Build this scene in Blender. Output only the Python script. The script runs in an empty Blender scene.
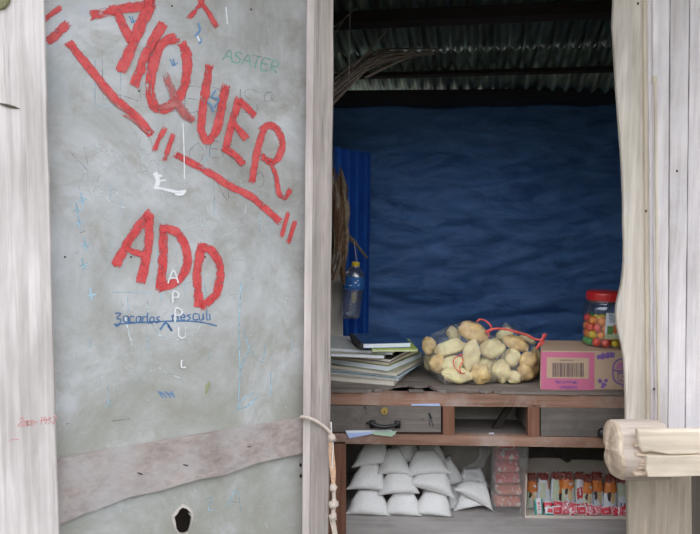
import bpy, bmesh, math, random
from mathutils import Vector, Matrix, noise, geometry
PI = math.pi
S = bpy.context.scene
COL = S.collection
R = random.Random(7)

# ---------------------------------------------------------------- camera, sky, exposure
CAMZ = 1.38
FPX = 700.0
cam_d = bpy.data.cameras.new('camera')
cam_d.sensor_width = 36.0
cam_d.lens = 36.0 * FPX / 700.0
cam_d.clip_start = 0.02
cam = bpy.data.objects.new('camera', cam_d)
COL.objects.link(cam)
CAM_M = (Matrix.Translation((0, 0, CAMZ)) @ Matrix.Rotation(math.radians(90 - 4.5), 4, 'X')
         @ Matrix.Rotation(math.radians(0.6), 4, 'Z'))
cam.matrix_world = CAM_M
S.camera = cam

w = bpy.data.worlds.new('overcast_sky')
S.world = w
w.use_nodes = True
nt = w.node_tree
nt.nodes.clear()
wo = nt.nodes.new('ShaderNodeOutputWorld')
bg = nt.nodes.new('ShaderNodeBackground')
tc = nt.nodes.new('ShaderNodeTexCoord')
sp = nt.nodes.new('ShaderNodeSeparateXYZ')
rp = nt.nodes.new('ShaderNodeValToRGB')
rp.color_ramp.elements[0].position = 0.0
rp.color_ramp.elements[0].color = (0.66, 0.70, 0.75, 1)
rp.color_ramp.elements[1].position = 0.9
rp.color_ramp.elements[1].color = (0.95, 0.98, 1.05, 1)
nt.links.new(tc.outputs['Generated'], sp.inputs[0])
nt.links.new(sp.outputs['Z'], rp.inputs[0])
nt.links.new(rp.outputs[0], bg.inputs['Color'])
bg.inputs['Strength'].default_value = 1.35
nt.links.new(bg.outputs[0], wo.inputs[0])

S.view_settings.view_transform = 'Standard'
S.view_settings.look = 'None'
S.view_settings.gamma = 1.0
S.view_settings.use_curve_mapping = False
S.view_settings.exposure = 1.42


# ---------------------------------------------------------------- measuring helpers
def ray(px, py):
    d = Vector(((px - 350) / FPX, -(py - 267) / FPX, -1.0))
    return (CAM_M.to_3x3() @ d)


def P(px, py, Y):
    """the point at depth Y that the photograph shows at px, py"""
    d = ray(px, py)
    return Vector((0, 0, CAMZ)) + d * (Y / d.y)


def on_plane(px, py, p0, n):
    d = ray(px, py)
    o = Vector((0, 0, CAMZ))
    return o + d * ((p0 - o).dot(n) / d.dot(n))


# ---------------------------------------------------------------- mesh builder
class MB:
    def __init__(s):
        s.v = []
        s.f = []
        s.mi = []
        s.uv = {}

    def add(s, vs, fs, mi=0):
        b = len(s.v)
        s.v += [Vector(v) for v in vs]
        for k, f in enumerate(fs):
            s.f.append([b + i for i in f])
            s.mi.append(mi if isinstance(mi, int) else mi[k])
        return b

    def box(s, c, size, rot=None, mi=0):
        hx, hy, hz = size[0] / 2, size[1] / 2, size[2] / 2
        vs = [Vector((x, y, z)) for x in (-hx, hx) for y in (-hy, hy) for z in (-hz, hz)]
        if rot is not None:
            vs = [rot @ v for v in vs]
        c = Vector(c)
        s.add([c + v for v in vs], [(0, 1, 3, 2), (4, 6, 7, 5), (0, 4, 5, 1), (2, 3, 7, 6), (0, 2, 6, 4), (1, 5, 7, 3)], mi)
        return s

    def prism(s, outline, ext, mi=0):
        """polygon outline (world points) extruded by vector ext"""
        n = len(outline)
        ext = Vector(ext)
        a = [Vector(p) for p in outline]
        tri = geometry.tessellate_polygon([a])
        vs = a + [p + ext for p in a]
        fs = [tuple(t) for t in tri] + [tuple(n + i for i in reversed(t)) for t in tri]
        fs += [(i, (i + 1) % n, n + (i + 1) % n, n + i) for i in range(n)]
        s.add(vs, fs, mi)
        return s

    def tube(s, pts, r, seg=8, cap=True, mi=0):
        pts = [Vector(p) for p in pts]
        n = len(pts)
        rr = r if isinstance(r, (list, tuple)) else [r] * n
        up = Vector((0, 0, 1))
        vs = []
        prev = None
        for i, p in enumerate(pts):
            t = (pts[min(i + 1, n - 1)] - pts[max(i - 1, 0)])
            if t.length < 1e-9:
                t = Vector((0, 0, 1))
            t.normalize()
            if prev is None:
                a = t.cross(up)
                if a.length < 1e-3:
                    a = t.cross(Vector((1, 0, 0)))
            else:
                a = prev - t * prev.dot(t)
            a.normalize()
            prev = a
            b = t.cross(a)
            for k in range(seg):
                an = 2 * PI * k / seg
                vs.append(p + (a * math.cos(an) + b * math.sin(an)) * rr[i])
        fs = []
        for i in range(n - 1):
            for k in range(seg):
                k2 = (k + 1) % seg
                fs.append((i * seg + k, i * seg + k2, (i + 1) * seg + k2, (i + 1) * seg + k))
        if cap:
            fs.append(tuple(reversed(range(seg))))
            fs.append(tuple((n - 1) * seg + k for k in range(seg)))
        s.add(vs, fs, mi)
        return s

    def lathe(s, prof, seg=24, c=(0, 0, 0), mi=0, rot=None):
        c = Vector(c)
        vs = []
        for (r, z) in prof:
            for k in range(seg):
                a = 2 * PI * k / seg
                v = Vector((r * math.cos(a), r * math.sin(a), z))
                if rot is not None:
                    v = rot @ v
                vs.append(c + v)
        fs = []
        for i in range(len(prof) - 1):
            for k in range(seg):
                k2 = (k + 1) % seg
                fs.append((i * seg + k, i * seg + k2, (i + 1) * seg + k2, (i + 1) * seg + k))
        s.add(vs, fs, mi)
        return s

    def grid(s, fn, nu, nv, mi=0, closeu=False):
        vs = []
        for j in range(nv + 1):
            for i in range(nu + (0 if closeu else 1)):
                vs.append(fn(i / nu, j / nv))
        W = nu if closeu else nu + 1
        fs = []
        mm = []
        for j in range(nv):
            for i in range(nu):
                i2 = (i + 1) % W
                fs.append((j * W + i, j * W + i2, (j + 1) * W + i2, (j + 1) * W + i))
                mm.append(mi((i + .5) / nu, (j + .5) / nv) if callable(mi) else mi)
        s.add(vs, fs, mm)
        return s

    def ellipsoid(s, c, ax, rot=None, nu=14, nv=9, lump=0.0, seed=0):
        c = Vector(c)

        def fn(u, v):
            th = 2 * PI * u
            ph = PI * v
            d = Vector((math.sin(ph) * math.cos(th), math.sin(ph) * math.sin(th), math.cos(ph)))
            k = 1 + lump * noise.noise(d * 1.7 + Vector((seed * 3.1, seed, 0)))
            q = Vector((d.x * ax[0], d.y * ax[1], d.z * ax[2])) * k
            if rot is not None:
                q = rot @ q
            return c + q
        s.grid(fn, nu, nv, closeu=True)
        return s


def obj(name, mb, mats, parent=None, world=True, smooth=False, bevel=0, recalc=True, origin=None):
    vs = mb.v
    if not world:
        loc = Vector((0, 0, 0))
    else:
        if origin is None:
            lo = Vector([min(v[i] for v in vs) for i in range(3)])
            hi = Vector([max(v[i] for v in vs) for i in range(3)])
            loc = Vector(((lo.x + hi.x) / 2, (lo.y + hi.y) / 2, lo.z))
        else:
            loc = Vector(origin)
    me = bpy.data.meshes.new(name)
    me.from_pydata([tuple(v - loc) for v in vs], [], mb.f)
    if not isinstance(mats, (list, tuple)):
        mats = [mats]
    for m in mats:
        me.materials.append(m)
    if len(mats) > 1:
        me.polygons.foreach_set('material_index', mb.mi)
    if mb.uv:
        ul = me.uv_layers.new(name='UVMap')
        for lp in me.loops:
            ul.data[lp.index].uv = mb.uv.get(lp.vertex_index, (0, 0))
    if recalc:
        bm = bmesh.new()
        bm.from_mesh(me)
        bmesh.ops.recalc_face_normals(bm, faces=bm.faces)
        bm.to_mesh(me)
        bm.free()
    if smooth:
        me.polygons.foreach_set('use_smooth', [True] * len(me.polygons))
    me.update()
    o = bpy.data.objects.new(name, me)
    COL.objects.link(o)
    if bevel:
        b = o.modifiers.new('bevel', 'BEVEL')
        b.width = bevel
        b.segments = 2
        b.limit_method = 'ANGLE'
        b.angle_limit = math.radians(40)
    if parent is not None:
        o.parent = parent
        o.location = loc - wloc(parent) if world else loc
    else:
        o.location = loc
    return o


def wloc(o):
    l = o.location.copy()
    while o.parent is not None:
        o = o.parent
        l = l + o.location
    return l


def tag(o, label=None, cat=None, group=None, kind=None):
    if label:
        o['label'] = label
    if cat:
        o['category'] = cat
    if group:
        o['group'] = group
    if kind:
        o['kind'] = kind
    return o


def thing(name, loc, label=None, cat=None, group=None, kind=None):
    o = bpy.data.objects.new(name, None)
    o.empty_display_size = 0.05
    COL.objects.link(o)
    o.location = loc
    return tag(o, label, cat, group, kind)


# ---------------------------------------------------------------- materials
def new_mat(name):
    m = bpy.data.materials.new(name)
    m.use_nodes = True
    return m, m.node_tree, m.node_tree.nodes['Principled BSDF']


def N(nt, t, **kw):
    n = nt.nodes.new(t)
    for k, v in kw.items():
        if k in n.inputs.keys():
            n.inputs[k].default_value = v
        else:
            setattr(n, k, v)
    return n


def coords(nt, scale=(1, 1, 1), rnd=True, src='Object'):
    t = N(nt, 'ShaderNodeTexCoord')
    mp = N(nt, 'ShaderNodeMapping')
    mp.inputs['Scale'].default_value = scale
    nt.links.new(t.outputs[src], mp.inputs[0])
    if rnd:
        oi = N(nt, 'ShaderNodeObjectInfo')
        mu = N(nt, 'ShaderNodeMath', operation='MULTIPLY')
        mu.inputs[1].default_value = 37.0
        nt.links.new(oi.outputs['Random'], mu.inputs[0])
        nt.links.new(mu.outputs[0], mp.inputs['Location'])
    return mp


def ramp(nt, src, stops):
    r = N(nt, 'ShaderNodeValToRGB')
    el = r.color_ramp.elements
    while len(el) < len(stops):
        el.new(0.5)
    for e, (p, c) in zip(el, stops):
        e.position = p
        e.color = tuple(c) + (1,) if len(c) == 3 else c
    nt.links.new(src, r.inputs[0])
    return r


def mixc(nt, fac, a, b, mode='MIX'):
    m = N(nt, 'ShaderNodeMix', data_type='RGBA', blend_type=mode)
    if isinstance(fac, (int, float)):
        m.inputs[0].default_value = fac
    else:
        nt.links.new(fac, m.inputs[0])
    for k, x in ((6, a), (7, b)):
        if isinstance(x, (tuple, list)):
            m.inputs[k].default_value = tuple(x) + (1,) if len(x) == 3 else x
        else:
            nt.links.new(x, m.inputs[k])
    return m.outputs[2]


def bump(nt, bsdf, src, strength=0.3, dist=0.002):
    b = N(nt, 'ShaderNodeBump')
    b.inputs['Strength'].default_value = strength
    b.inputs['Distance'].default_value = dist
    nt.links.new(src, b.inputs['Height'])
    nt.links.new(b.outputs[0], bsdf.inputs['Normal'])


def wood(name, c1, c2, axis='z', dark=(0.08, 0.06, 0.05), darkamt=0.35, rough=0.8, grain=1.0, patch=None):
    m, nt, b = new_mat(name)
    lo, hi = 2.5, 60 * grain
    sc = {'x': (lo, hi, hi), 'y': (hi, lo, hi), 'z': (hi, hi, lo)}[axis]
    mp = coords(nt, sc)
    n1 = N(nt, 'ShaderNodeTexNoise', Scale=1.0, Detail=6.0, Roughness=0.65, Distortion=0.6)
    nt.links.new(mp.outputs[0], n1.inputs['Vector'])
    mp2 = coords(nt, tuple(x * (0.12 if x > 10 else 0.9) for x in sc))
    n2 = N(nt, 'ShaderNodeTexNoise', Scale=1.0, Detail=4.0, Roughness=0.6)
    nt.links.new(mp2.outputs[0], n2.inputs['Vector'])
    r1 = ramp(nt, n1.outputs[0], [(0.3, c1), (0.72, c2)])
    r2 = ramp(nt, n2.outputs[0], [(0.36, (0.78, 0.76, 0.74)), (0.62, (1.08, 1.06, 1.05))])
    c = mixc(nt, 1.0, r1.outputs[0], r2.outputs[0], 'MULTIPLY')
    mp3 = coords(nt, tuple(x * (1.8 if x > 10 else 1.6) for x in sc))
    n3 = N(nt, 'ShaderNodeTexNoise', Scale=1.0, Detail=3.0, Roughness=0.5)
    nt.links.new(mp3.outputs[0], n3.inputs['Vector'])
    r3 = ramp(nt, n3.outputs[0], [(0.27, (1, 1, 1)), (0.36, (0, 0, 0))])
    mm = N(nt, 'ShaderNodeMath', operation='MULTIPLY')
    mm.inputs[1].default_value = darkamt
    nt.links.new(r3.outputs[0], mm.inputs[0])
    c = mixc(nt, mm.outputs[0], c, dark)
    if patch:
        mp4 = coords(nt, (5, 5, 5))
        n4 = N(nt, 'ShaderNodeTexNoise', Scale=1.0, Detail=7.0, Roughness=0.7)
        nt.links.new(mp4.outputs[0], n4.inputs['Vector'])
        r4 = ramp(nt, n4.outputs[0], [(0.48, (0, 0, 0)), (0.68, (1, 1, 1))])
        c = mixc(nt, r4.outputs[0], c, patch)
    nt.links.new(c, b.inputs['Base Color'])
    b.inputs['Roughness'].default_value = rough
    bump(nt, b, n1.outputs[0], 0.5, 0.0025)
    return m


def plain(name, col, rough=0.6, metal=0.0, var=0.12, scale=30, coat=0.0, bumpamt=0.0, spec=0.5):
    m, nt, b = new_mat(name)
    mp = coords(nt, (scale,) * 3)
    n = N(nt, 'ShaderNodeTexNoise', Scale=1.0, Detail=4.0, Roughness=0.6)
    nt.links.new(mp.outputs[0], n.inputs['Vector'])
    lo = tuple(x * (1 - var) for x in col)
    hi = tuple(min(1, x * (1 + var)) for x in col)
    r = ramp(nt, n.outputs[0], [(0.3, lo), (0.7, hi)])
    nt.links.new(r.outputs[0], b.inputs['Base Color'])
    b.inputs['Roughness'].default_value = rough
    b.inputs['Metallic'].default_value = metal
    b.inputs['Coat Weight'].default_value = coat
    b.inputs['Coat Roughness'].default_value = 0.15
    b.inputs['Specular IOR Level'].default_value = spec
    if bumpamt:
        bump(nt, b, n.outputs[0], bumpamt, 0.003)
    return m


def film(name, haze=0.06, gloss=0.10, tint=(1, 1, 1), rough=0.12, crinkle=0.0, cscale=60, zs_=1.0):
    """thin clear plastic or glass: mostly transparent with a clear-coat reflection"""
    m = bpy.data.materials.new(name)
    m.use_nodes = True
    nt = m.node_tree
    nt.nodes.clear()
    out = N(nt, 'ShaderNodeOutputMaterial')
    tr = N(nt, 'ShaderNodeBsdfTransparent')
    tr.inputs[0].default_value = tuple(tint) + (1,)
    gl = N(nt, 'ShaderNodeBsdfGlossy')
    gl.inputs['Roughness'].default_value = rough
    df = N(nt, 'ShaderNodeBsdfDiffuse')
    df.inputs[0].default_value = (0.85, 0.86, 0.9, 1)
    lw = N(nt, 'ShaderNodeLayerWeight')
    lw.inputs[0].default_value = 0.35
    mu = N(nt, 'ShaderNodeMath', operation='MULTIPLY_ADD')
    mu.inputs[1].default_value = 0.55
    mu.inputs[2].default_value = gloss
    nt.links.new(lw.outputs['Facing'], mu.inputs[0])
    pw = N(nt, 'ShaderNodeMath', operation='POWER')
    pw.inputs[1].default_value = 1.6
    nt.links.new(mu.outputs[0], pw.inputs[0])
    if crinkle:
        mp = coords(nt, (cscale, cscale, cscale * zs_))
        n = N(nt, 'ShaderNodeTexNoise', Scale=1.0, Detail=3.0, Roughness=0.6, Distortion=1.5)
        nt.links.new(mp.outputs[0], n.inputs['Vector'])
        b = N(nt, 'ShaderNodeBump')
        b.inputs['Strength'].default_value = crinkle
        b.inputs['Distance'].default_value = 0.01
        nt.links.new(n.outputs[0], b.inputs['Height'])
        nt.links.new(b.outputs[0], gl.inputs['Normal'])
    m1 = N(nt, 'ShaderNodeMixShader')
    m1.inputs[0].default_value = haze
    nt.links.new(tr.outputs[0], m1.inputs[1])
    nt.links.new(df.outputs[0], m1.inputs[2])
    m2 = N(nt, 'ShaderNodeMixShader')
    nt.links.new(pw.outputs[0], m2.inputs[0])
    nt.links.new(m1.outputs[0], m2.inputs[1])
    nt.links.new(gl.outputs[0], m2.inputs[2])
    nt.links.new(m2.outputs[0], out.inputs[0])
    return m


def brush(name, col, thin=0.42, col2=None, streak=14, rough=0.55):
    """paint laid on by brush or chalk: streaks follow the stroke (uv: x along, y across)"""
    m, nt, b = new_mat(name)
    uv = N(nt, 'ShaderNodeTexCoord')
    mp = N(nt, 'ShaderNodeMapping')
    mp.inputs['Scale'].default_value = (0.09, streak, 1)
    nt.links.new(uv.outputs['UV'], mp.inputs[0])
    n = N(nt, 'ShaderNodeTexNoise', Scale=1.0, Detail=5.0, Roughness=0.7)
    nt.links.new(mp.outputs[0], n.inputs['Vector'])
    mp2 = coords(nt, (26,) * 3)
    n2 = N(nt, 'ShaderNodeTexNoise', Scale=1.0, Detail=5.0, Roughness=0.7)
    nt.links.new(mp2.outputs[0], n2.inputs['Vector'])
    c = ramp(nt, n2.outputs[0], [(0.35, col), (0.68, col2 or tuple(min(1, x * 1.4 + 0.05) for x in col))])
    nt.links.new(c.outputs[0], b.inputs['Base Color'])
    av = N(nt, 'ShaderNodeMath', operation='MULTIPLY_ADD')
    av.inputs[1].default_value = 0.5
    nt.links.new(n.outputs[0], av.inputs[0])
    h = N(nt, 'ShaderNodeMath', operation='MULTIPLY')
    h.inputs[1].default_value = 0.5
    nt.links.new(n2.outputs[0], h.inputs[0])
    nt.links.new(h.outputs[0], av.inputs[2])
    # edges across the stroke thin out
    sx = N(nt, 'ShaderNodeSeparateXYZ')
    nt.links.new(uv.outputs['UV'], sx.inputs[0])
    e1 = N(nt, 'ShaderNodeMath', operation='SUBTRACT')
    e1.inputs[1].default_value = 0.5
    nt.links.new(sx.outputs['Y'], e1.inputs[0])
    e2 = N(nt, 'ShaderNodeMath', operation='ABSOLUTE')
    nt.links.new(e1.outputs[0], e2.inputs[0])
    e3 = N(nt, 'ShaderNodeMath', operation='POWER')
    e3.inputs[1].default_value = 4.0
    nt.links.new(e2.outputs[0], e3.inputs[0])
    e4 = N(nt, 'ShaderNodeMath', operation='MULTIPLY')
    e4.inputs[1].default_value = 2.2
    nt.links.new(e3.outputs[0], e4.inputs[0])
    e5 = N(nt, 'ShaderNodeMath', operation='SUBTRACT')
    nt.links.new(av.outputs[0], e5.inputs[0])
    nt.links.new(e4.outputs[0], e5.inputs[1])
    al = ramp(nt, e5.outputs[0], [(thin - 0.06, (0, 0, 0)), (thin + 0.05, (1, 1, 1))])
    nt.links.new(al.outputs[0], b.inputs['Alpha'])
    b.inputs['Roughness'].default_value = rough
    return m


M = {}
M['plank_pale'] = wood('pale_weathered_wood', (0.52, 0.47, 0.46), (0.78, 0.74, 0.73), 'z', (0.22, 0.17, 0.14), 0.4)
M['plank_lilac'] = wood('bleached_plank_wood', (0.66, 0.60, 0.61), (0.88, 0.84, 0.85), 'z', (0.35, 0.27, 0.25), 0.35, patch=(0.72, 0.68, 0.70))
M['post_wood'] = wood('grey_post_wood', (0.52, 0.47, 0.41), (0.78, 0.72, 0.65), 'z', (0.18, 0.14, 0.11), 0.5)
M['post_low'] = wood('brown_grey_post_wood', (0.30, 0.245, 0.19), (0.54, 0.46, 0.37), 'z', (0.14, 0.10, 0.08), 0.5, patch=(0.40, 0.34, 0.27))
M['door_wood'] = wood('door_frame_wood', (0.29, 0.255, 0.235), (0.56, 0.50, 0.47), 'z', (0.13, 0.10, 0.09), 0.55)
M['rail_wood'] = wood('door_rail_wood', (0.32, 0.265, 0.245), (0.52, 0.455, 0.43), 'x', (0.15, 0.11, 0.09), 0.35, patch=(0.45, 0.42, 0.42))
M['log_wood'] = wood('peeled_log_wood', (0.52, 0.42, 0.35), (0.78, 0.68, 0.60), 'x', (0.30, 0.20, 0.12), 0.35)
M['log_end'] = wood('axe_cut_wood', (0.50, 0.38, 0.28), (0.74, 0.62, 0.49), 'y', (0.3, 0.2, 0.1), 0.3)
M['fresh_wood'] = wood('fresh_yellow_wood', (0.66, 0.55, 0.43), (0.86, 0.77, 0.64), 'x', (0.45, 0.32, 0.18), 0.35)
M['bamboo'] = wood('bamboo_skin', (0.60, 0.53, 0.42), (0.74, 0.67, 0.54), 'z', (0.4, 0.3, 0.15), 0.25)
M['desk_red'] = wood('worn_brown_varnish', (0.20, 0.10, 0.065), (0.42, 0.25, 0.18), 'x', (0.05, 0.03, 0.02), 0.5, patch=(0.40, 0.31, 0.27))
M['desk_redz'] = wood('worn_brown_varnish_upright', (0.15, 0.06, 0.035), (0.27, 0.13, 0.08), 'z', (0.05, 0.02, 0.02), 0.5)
M['desk_grey'] = wood('dusty_grey_drawer_wood', (0.13, 0.11, 0.10), (0.22, 0.19, 0.17), 'x', (0.04, 0.03, 0.03), 0.5, patch=(0.11, 0.095, 0.085))
M['desk_top'] = wood('dusty_desk_top', (0.16, 0.13, 0.115), (0.30, 0.26, 0.23), 'x', (0.04, 0.03, 0.03), 0.6)
M['shelf'] = wood('dusty_shelf_board', (0.36, 0.335, 0.325), (0.52, 0.49, 0.48), 'x', (0.12, 0.1, 0.09), 0.3, grain=0.5, patch=(0.46, 0.44, 0.43))
M['plyback'] = plain('dusty_back_panel', (0.45, 0.40, 0.36), 0.85, var=0.12, scale=40)
M['dark_wood'] = wood('near_black_beam', (0.018, 0.014, 0.010), (0.04, 0.031, 0.024), 'x', (0.01, 0.01, 0.01), 0.5)  # near-black brown wood for beam, purlins and brace
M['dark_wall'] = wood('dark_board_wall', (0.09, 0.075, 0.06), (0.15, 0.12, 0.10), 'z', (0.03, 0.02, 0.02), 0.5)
M['card'] = plain('brown_cardboard', (0.56, 0.40, 0.28), 0.85, var=0.06, scale=25)
M['card_grey'] = plain('dusty_cardboard', (0.66, 0.57, 0.50), 0.85, var=0.08, scale=25)
M['rope'] = plain('cotton_rope', (0.62, 0.52, 0.45), 0.9, var=0.2, scale=300, bumpamt=0.6)
M['rope_orange'] = plain('faded_orange_rope', (0.66, 0.42, 0.28), 0.9, var=0.25, scale=120, bumpamt=0.6)
M['black_iron'] = plain('black_iron', (0.012, 0.012, 0.013), 0.35, 0.0, 0.3)
M['rust'] = plain('rusty_iron', (0.07, 0.045, 0.035), 0.8, 0.0, 0.5, 200)
M['brass'] = plain('old_brass', (0.50, 0.36, 0.12), 0.4, 0.7, 0.2, 200)
M['twig'] = plain('dry_grey_twig', (0.17, 0.135, 0.11), 0.9, var=0.35, scale=90)
M['husk'] = plain('dry_brown_leaf', (0.12, 0.065, 0.032), 0.85, var=0.4, scale=60)
M['husk2'] = plain('pale_dry_husk', (0.24, 0.18, 0.13), 0.85, var=0.3, scale=60)


def sheet_mat():
    m, nt, b = new_mat('grey_weathered_sheet')
    mp = coords(nt, (3.2, 3.2, 3.2), rnd=False)
    n1 = N(nt, 'ShaderNodeTexNoise', Scale=1.0, Detail=9.0, Roughness=0.68, Distortion=0.4)
    nt.links.new(mp.outputs[0], n1.inputs['Vector'])
    r1 = ramp(nt, n1.outputs[0], [(0.32, (0.29, 0.28, 0.255)), (0.48, (0.45, 0.45, 0.445)), (0.64, (0.60, 0.61, 0.63))])
    mp2 = coords(nt, (9, 9, 9), rnd=False)
    n2 = N(nt, 'ShaderNodeTexNoise', Scale=1.0, Detail=8.0, Roughness=0.72, Distortion=0.8)
    nt.links.new(mp2.outputs[0], n2.inputs['Vector'])
    r2 = ramp(nt, n2.outputs[0], [(0.52, (0, 0, 0)), (0.72, (0.7, 0.7, 0.7))])
    c = mixc(nt, r2.outputs[0], r1.outputs[0], (0.30, 0.265, 0.215))
    mp3 = coords(nt, (5, 5, 2.2), rnd=False)
    n3 = N(nt, 'ShaderNodeTexNoise', Scale=1.0, Detail=8.0, Roughness=0.75)
    nt.links.new(mp3.outputs[0], n3.inputs['Vector'])
    r3 = ramp(nt, n3.outputs[0], [(0.55, (0, 0, 0)), (0.75, (0.65, 0.65, 0.65))])
    c = mixc(nt, r3.outputs[0], c, (0.42, 0.50, 0.56))
    # grime that grows toward the bottom of the sheet (a real stain, splashed mud)
    t = N(nt, 'ShaderNodeTexCoord')
    sx = N(nt, 'ShaderNodeSeparateXYZ')
    nt.links.new(t.outputs['Object'], sx.inputs[0])
    mr = N(nt, 'ShaderNodeMapRange')
    mr.inputs['From Min'].default_value = 1.30
    mr.inputs['From Max'].default_value = 0.75
    nt.links.new(sx.outputs['Z'], mr.inputs['Value'])
    ml = N(nt, 'ShaderNodeMath', operation='MULTIPLY')
    nt.links.new(mr.outputs[0], ml.inputs[0])
    rr = ramp(nt, n1.outputs[0], [(0.35, (0.9, 0.9, 0.9)), (0.65, (0.15, 0.15, 0.15))])
    nt.links.new(rr.outputs[0], ml.inputs[1])
    c = mixc(nt, ml.outputs[0], c, (0.34, 0.335, 0.28))
    # tiny pale chips
    n4 = N(nt, 'ShaderNodeTexNoise', Scale=130.0, Detail=2.0)
    nt.links.new(t.outputs['Object'], n4.inputs['Vector'])
    r4 = ramp(nt, n4.outputs[0], [(0.71, (0, 0, 0)), (0.76, (0.8, 0.8, 0.8))])
    c = mixc(nt, r4.outputs[0], c, (0.62, 0.6, 0.56))
    nt.links.new(c, b.inputs['Base Color'])
    b.inputs['Roughness'].default_value = 0.55
    bump(nt, b, n1.outputs[0], 0.35, 0.01)
    return m


M['sheet'] = sheet_mat()
M['tarp'] = None


def tarp_mat():
    m, nt, b = new_mat('blue_tarpaulin')
    mp = coords(nt, (4, 4, 12), rnd=False)
    n1 = N(nt, 'ShaderNodeTexNoise', Scale=1.0, Detail=8.0, Roughness=0.7, Distortion=1.0)
    nt.links.new(mp.outputs[0], n1.inputs['Vector'])
    r1 = ramp(nt, n1.outputs[0], [(0.3, (0.04, 0.115, 0.33)), (0.7, (0.13, 0.30, 0.66))])
    n2 = N(nt, 'ShaderNodeTexNoise', Scale=220.0, Detail=2.0)
    t = N(nt, 'ShaderNodeTexCoord')
    nt.links.new(t.outputs['Object'], n2.inputs['Vector'])
    r2 = ramp(nt, n2.outputs[0], [(0.68, (0, 0, 0)), (0.76, (0.5, 0.5, 0.5))])
    c = mixc(nt, r2.outputs[0], r1.outputs[0], (0.12, 0.2, 0.33))
    nt.links.new(c, b.inputs['Base Color'])
    b.inputs['Roughness'].default_value = 0.5
    bump(nt, b, n1.outputs[0], 0.7, 0.02)
    return m


M['tarp'] = tarp_mat()
M['blue_sheet'] = plain('glossy_blue_sheet', (0.02, 0.10, 0.42), 0.35, var=0.2, scale=12)


def zinc_mat():
    m, nt, b = new_mat('old_roof_iron_green_light')
    mp = coords(nt, (22, 1.6, 4))
    n1 = N(nt, 'ShaderNodeTexNoise', Scale=1.0, Detail=8.0, Roughness=0.7)
    nt.links.new(mp.outputs[0], n1.inputs['Vector'])
    r1 = ramp(nt, n1.outputs[0], [(0.34, (0.05, 0.04, 0.03)), (0.5, (0.14, 0.19, 0.15)), (0.68, (0.34, 0.44, 0.34))])  # green light off foliage is painted into the iron colour
    nt.links.new(r1.outputs[0], b.inputs['Base Color'])
    b.inputs['Roughness'].default_value = 0.42
    b.inputs['Metallic'].default_value = 0.55
    return m


M['zinc'] = zinc_mat()
M['soil'] = plain('trodden_soil', (0.17, 0.155, 0.14), 0.95, var=0.3, scale=6, bumpamt=0.5)
M['film'] = film('clear_plastic_film', 0.03, 0.22, rough=0.10, crinkle=1.0, cscale=55)
M['film_soft'] = film('cloudy_plastic_film', 0.16, 0.32, rough=0.2, crinkle=0.7, cscale=60)
M['jar'] = film('clear_jar_plastic', 0.02, 0.25, rough=0.05)
M['bottle'] = film('clear_bottle_plastic', 0.07, 0.42, tint=(0.93, 0.96, 1.0), rough=0.08, crinkle=0.25, cscale=50)

# ================================================================= SETTING
g = MB().box((0, 2, -0.05), (30, 30, 0.1))
tag(obj('floor', g, M['soil']), 'bare trodden earth around and inside the shop', kind='structure')

# ---- added bank out of view behind the viewer, blocks low sky to darken the interior
bk = MB()


def bankf(u, v):
    a = PI * (1.08 + .84 * u)
    q = Vector((math.cos(a) * 9, math.sin(a) * 9 + 1, 0))
    h = 4.2 + .9 * noise.noise(Vector((u * 9, 0, 0))) + .5 * noise.noise(Vector((u * 31, 2, 0)))
    out = 1 + .10 * noise.noise(Vector((u * 30, v * 6, 4))) + .12 * v * v
    return Vector((q.x * out, q.y * out, h * v))


bk.grid(bankf, 120, 16)
tag(obj('sky_block_bank', bk, plain('dark_green_blocker', (.045, .075, .03), .8, var=.5, scale=4, bumpamt=.8), smooth=False, recalc=False),
    'added dark green bank behind the viewer, out of view, blocking low sky light', kind='structure')

# ---- roof of corrugated iron, sloping down away from the opening
YAW = math.radians(11)
SL = 0.29
rp0 = P(480, 80, 3.6)
rdir = Vector((math.sin(YAW), math.cos(YAW), -SL)).normalized()
adir = Vector((math.cos(YAW), -math.sin(YAW), 0))
rnor = adir.cross(rdir).normalized()
if rnor.z < 0:
    rnor = -rnor
roof = thing('ceiling', rp0, 'rusty corrugated iron roof seen from below, with foliage-green light in its colour', kind='structure')


def roofsheet(a0, a1, d0, d1, lift, seed):
    mb = MB()
    n = int((a1 - a0) / 0.066 * 8)
    rr = random.Random(seed)
    tw = rr.uniform(-.004, .004)

    def fn(u, v):
        a = a0 + (a1 - a0) * u
        d = d0 + (d1 - d0) * v
        h = 0.0135 * math.cos(2 * PI * a / 0.066) + lift + tw * v
        return rp0 + adir * a + rdir * d + rnor * h
    mb.grid(fn, n, 6)
    o = obj('roof_sheet', mb, M['zinc'], roof, smooth=True, recalc=False)
    so = o.modifiers.new('solid', 'SOLIDIFY')
    so.thickness = 0.0012
    return o


for row, (d0, d1, l0) in enumerate(((-0.30, 0.55, 0.0), (-2.75, -0.26, 0.007))):
    for k in range(6):
        a0 = -2.0 + k * 0.66
        roofsheet(a0, a0 + 0.69, d0, d1, l0 + 0.002 * (k % 2), k + 10 * row)
for (dd, hh, tt) in ((-0.12, 0.020, 0.03), (-0.66, 0.055, 0.055), (-1.3, 0.05, 0.05)):
    mb = MB()
    c = rp0 + rdir * dd - rnor * (hh / 2 + 0.012)
    rot = Matrix((adir, rdir, rnor)).transposed()
    mb.box(c + adir * 0.0, (3.9, tt, hh), rot)
    tag(obj('roof_purlin', mb, M['dark_wood'], roof))

# ---- back beam
byaw = math.radians(-2.5)


def backp(px, py, off=0.0):
    p0 = Vector((0.0, 3.68 - off, 0))
    n = Vector((math.sin(-byaw), math.cos(-byaw), 0))
    return on_plane(px, py, p0, n)


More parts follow.
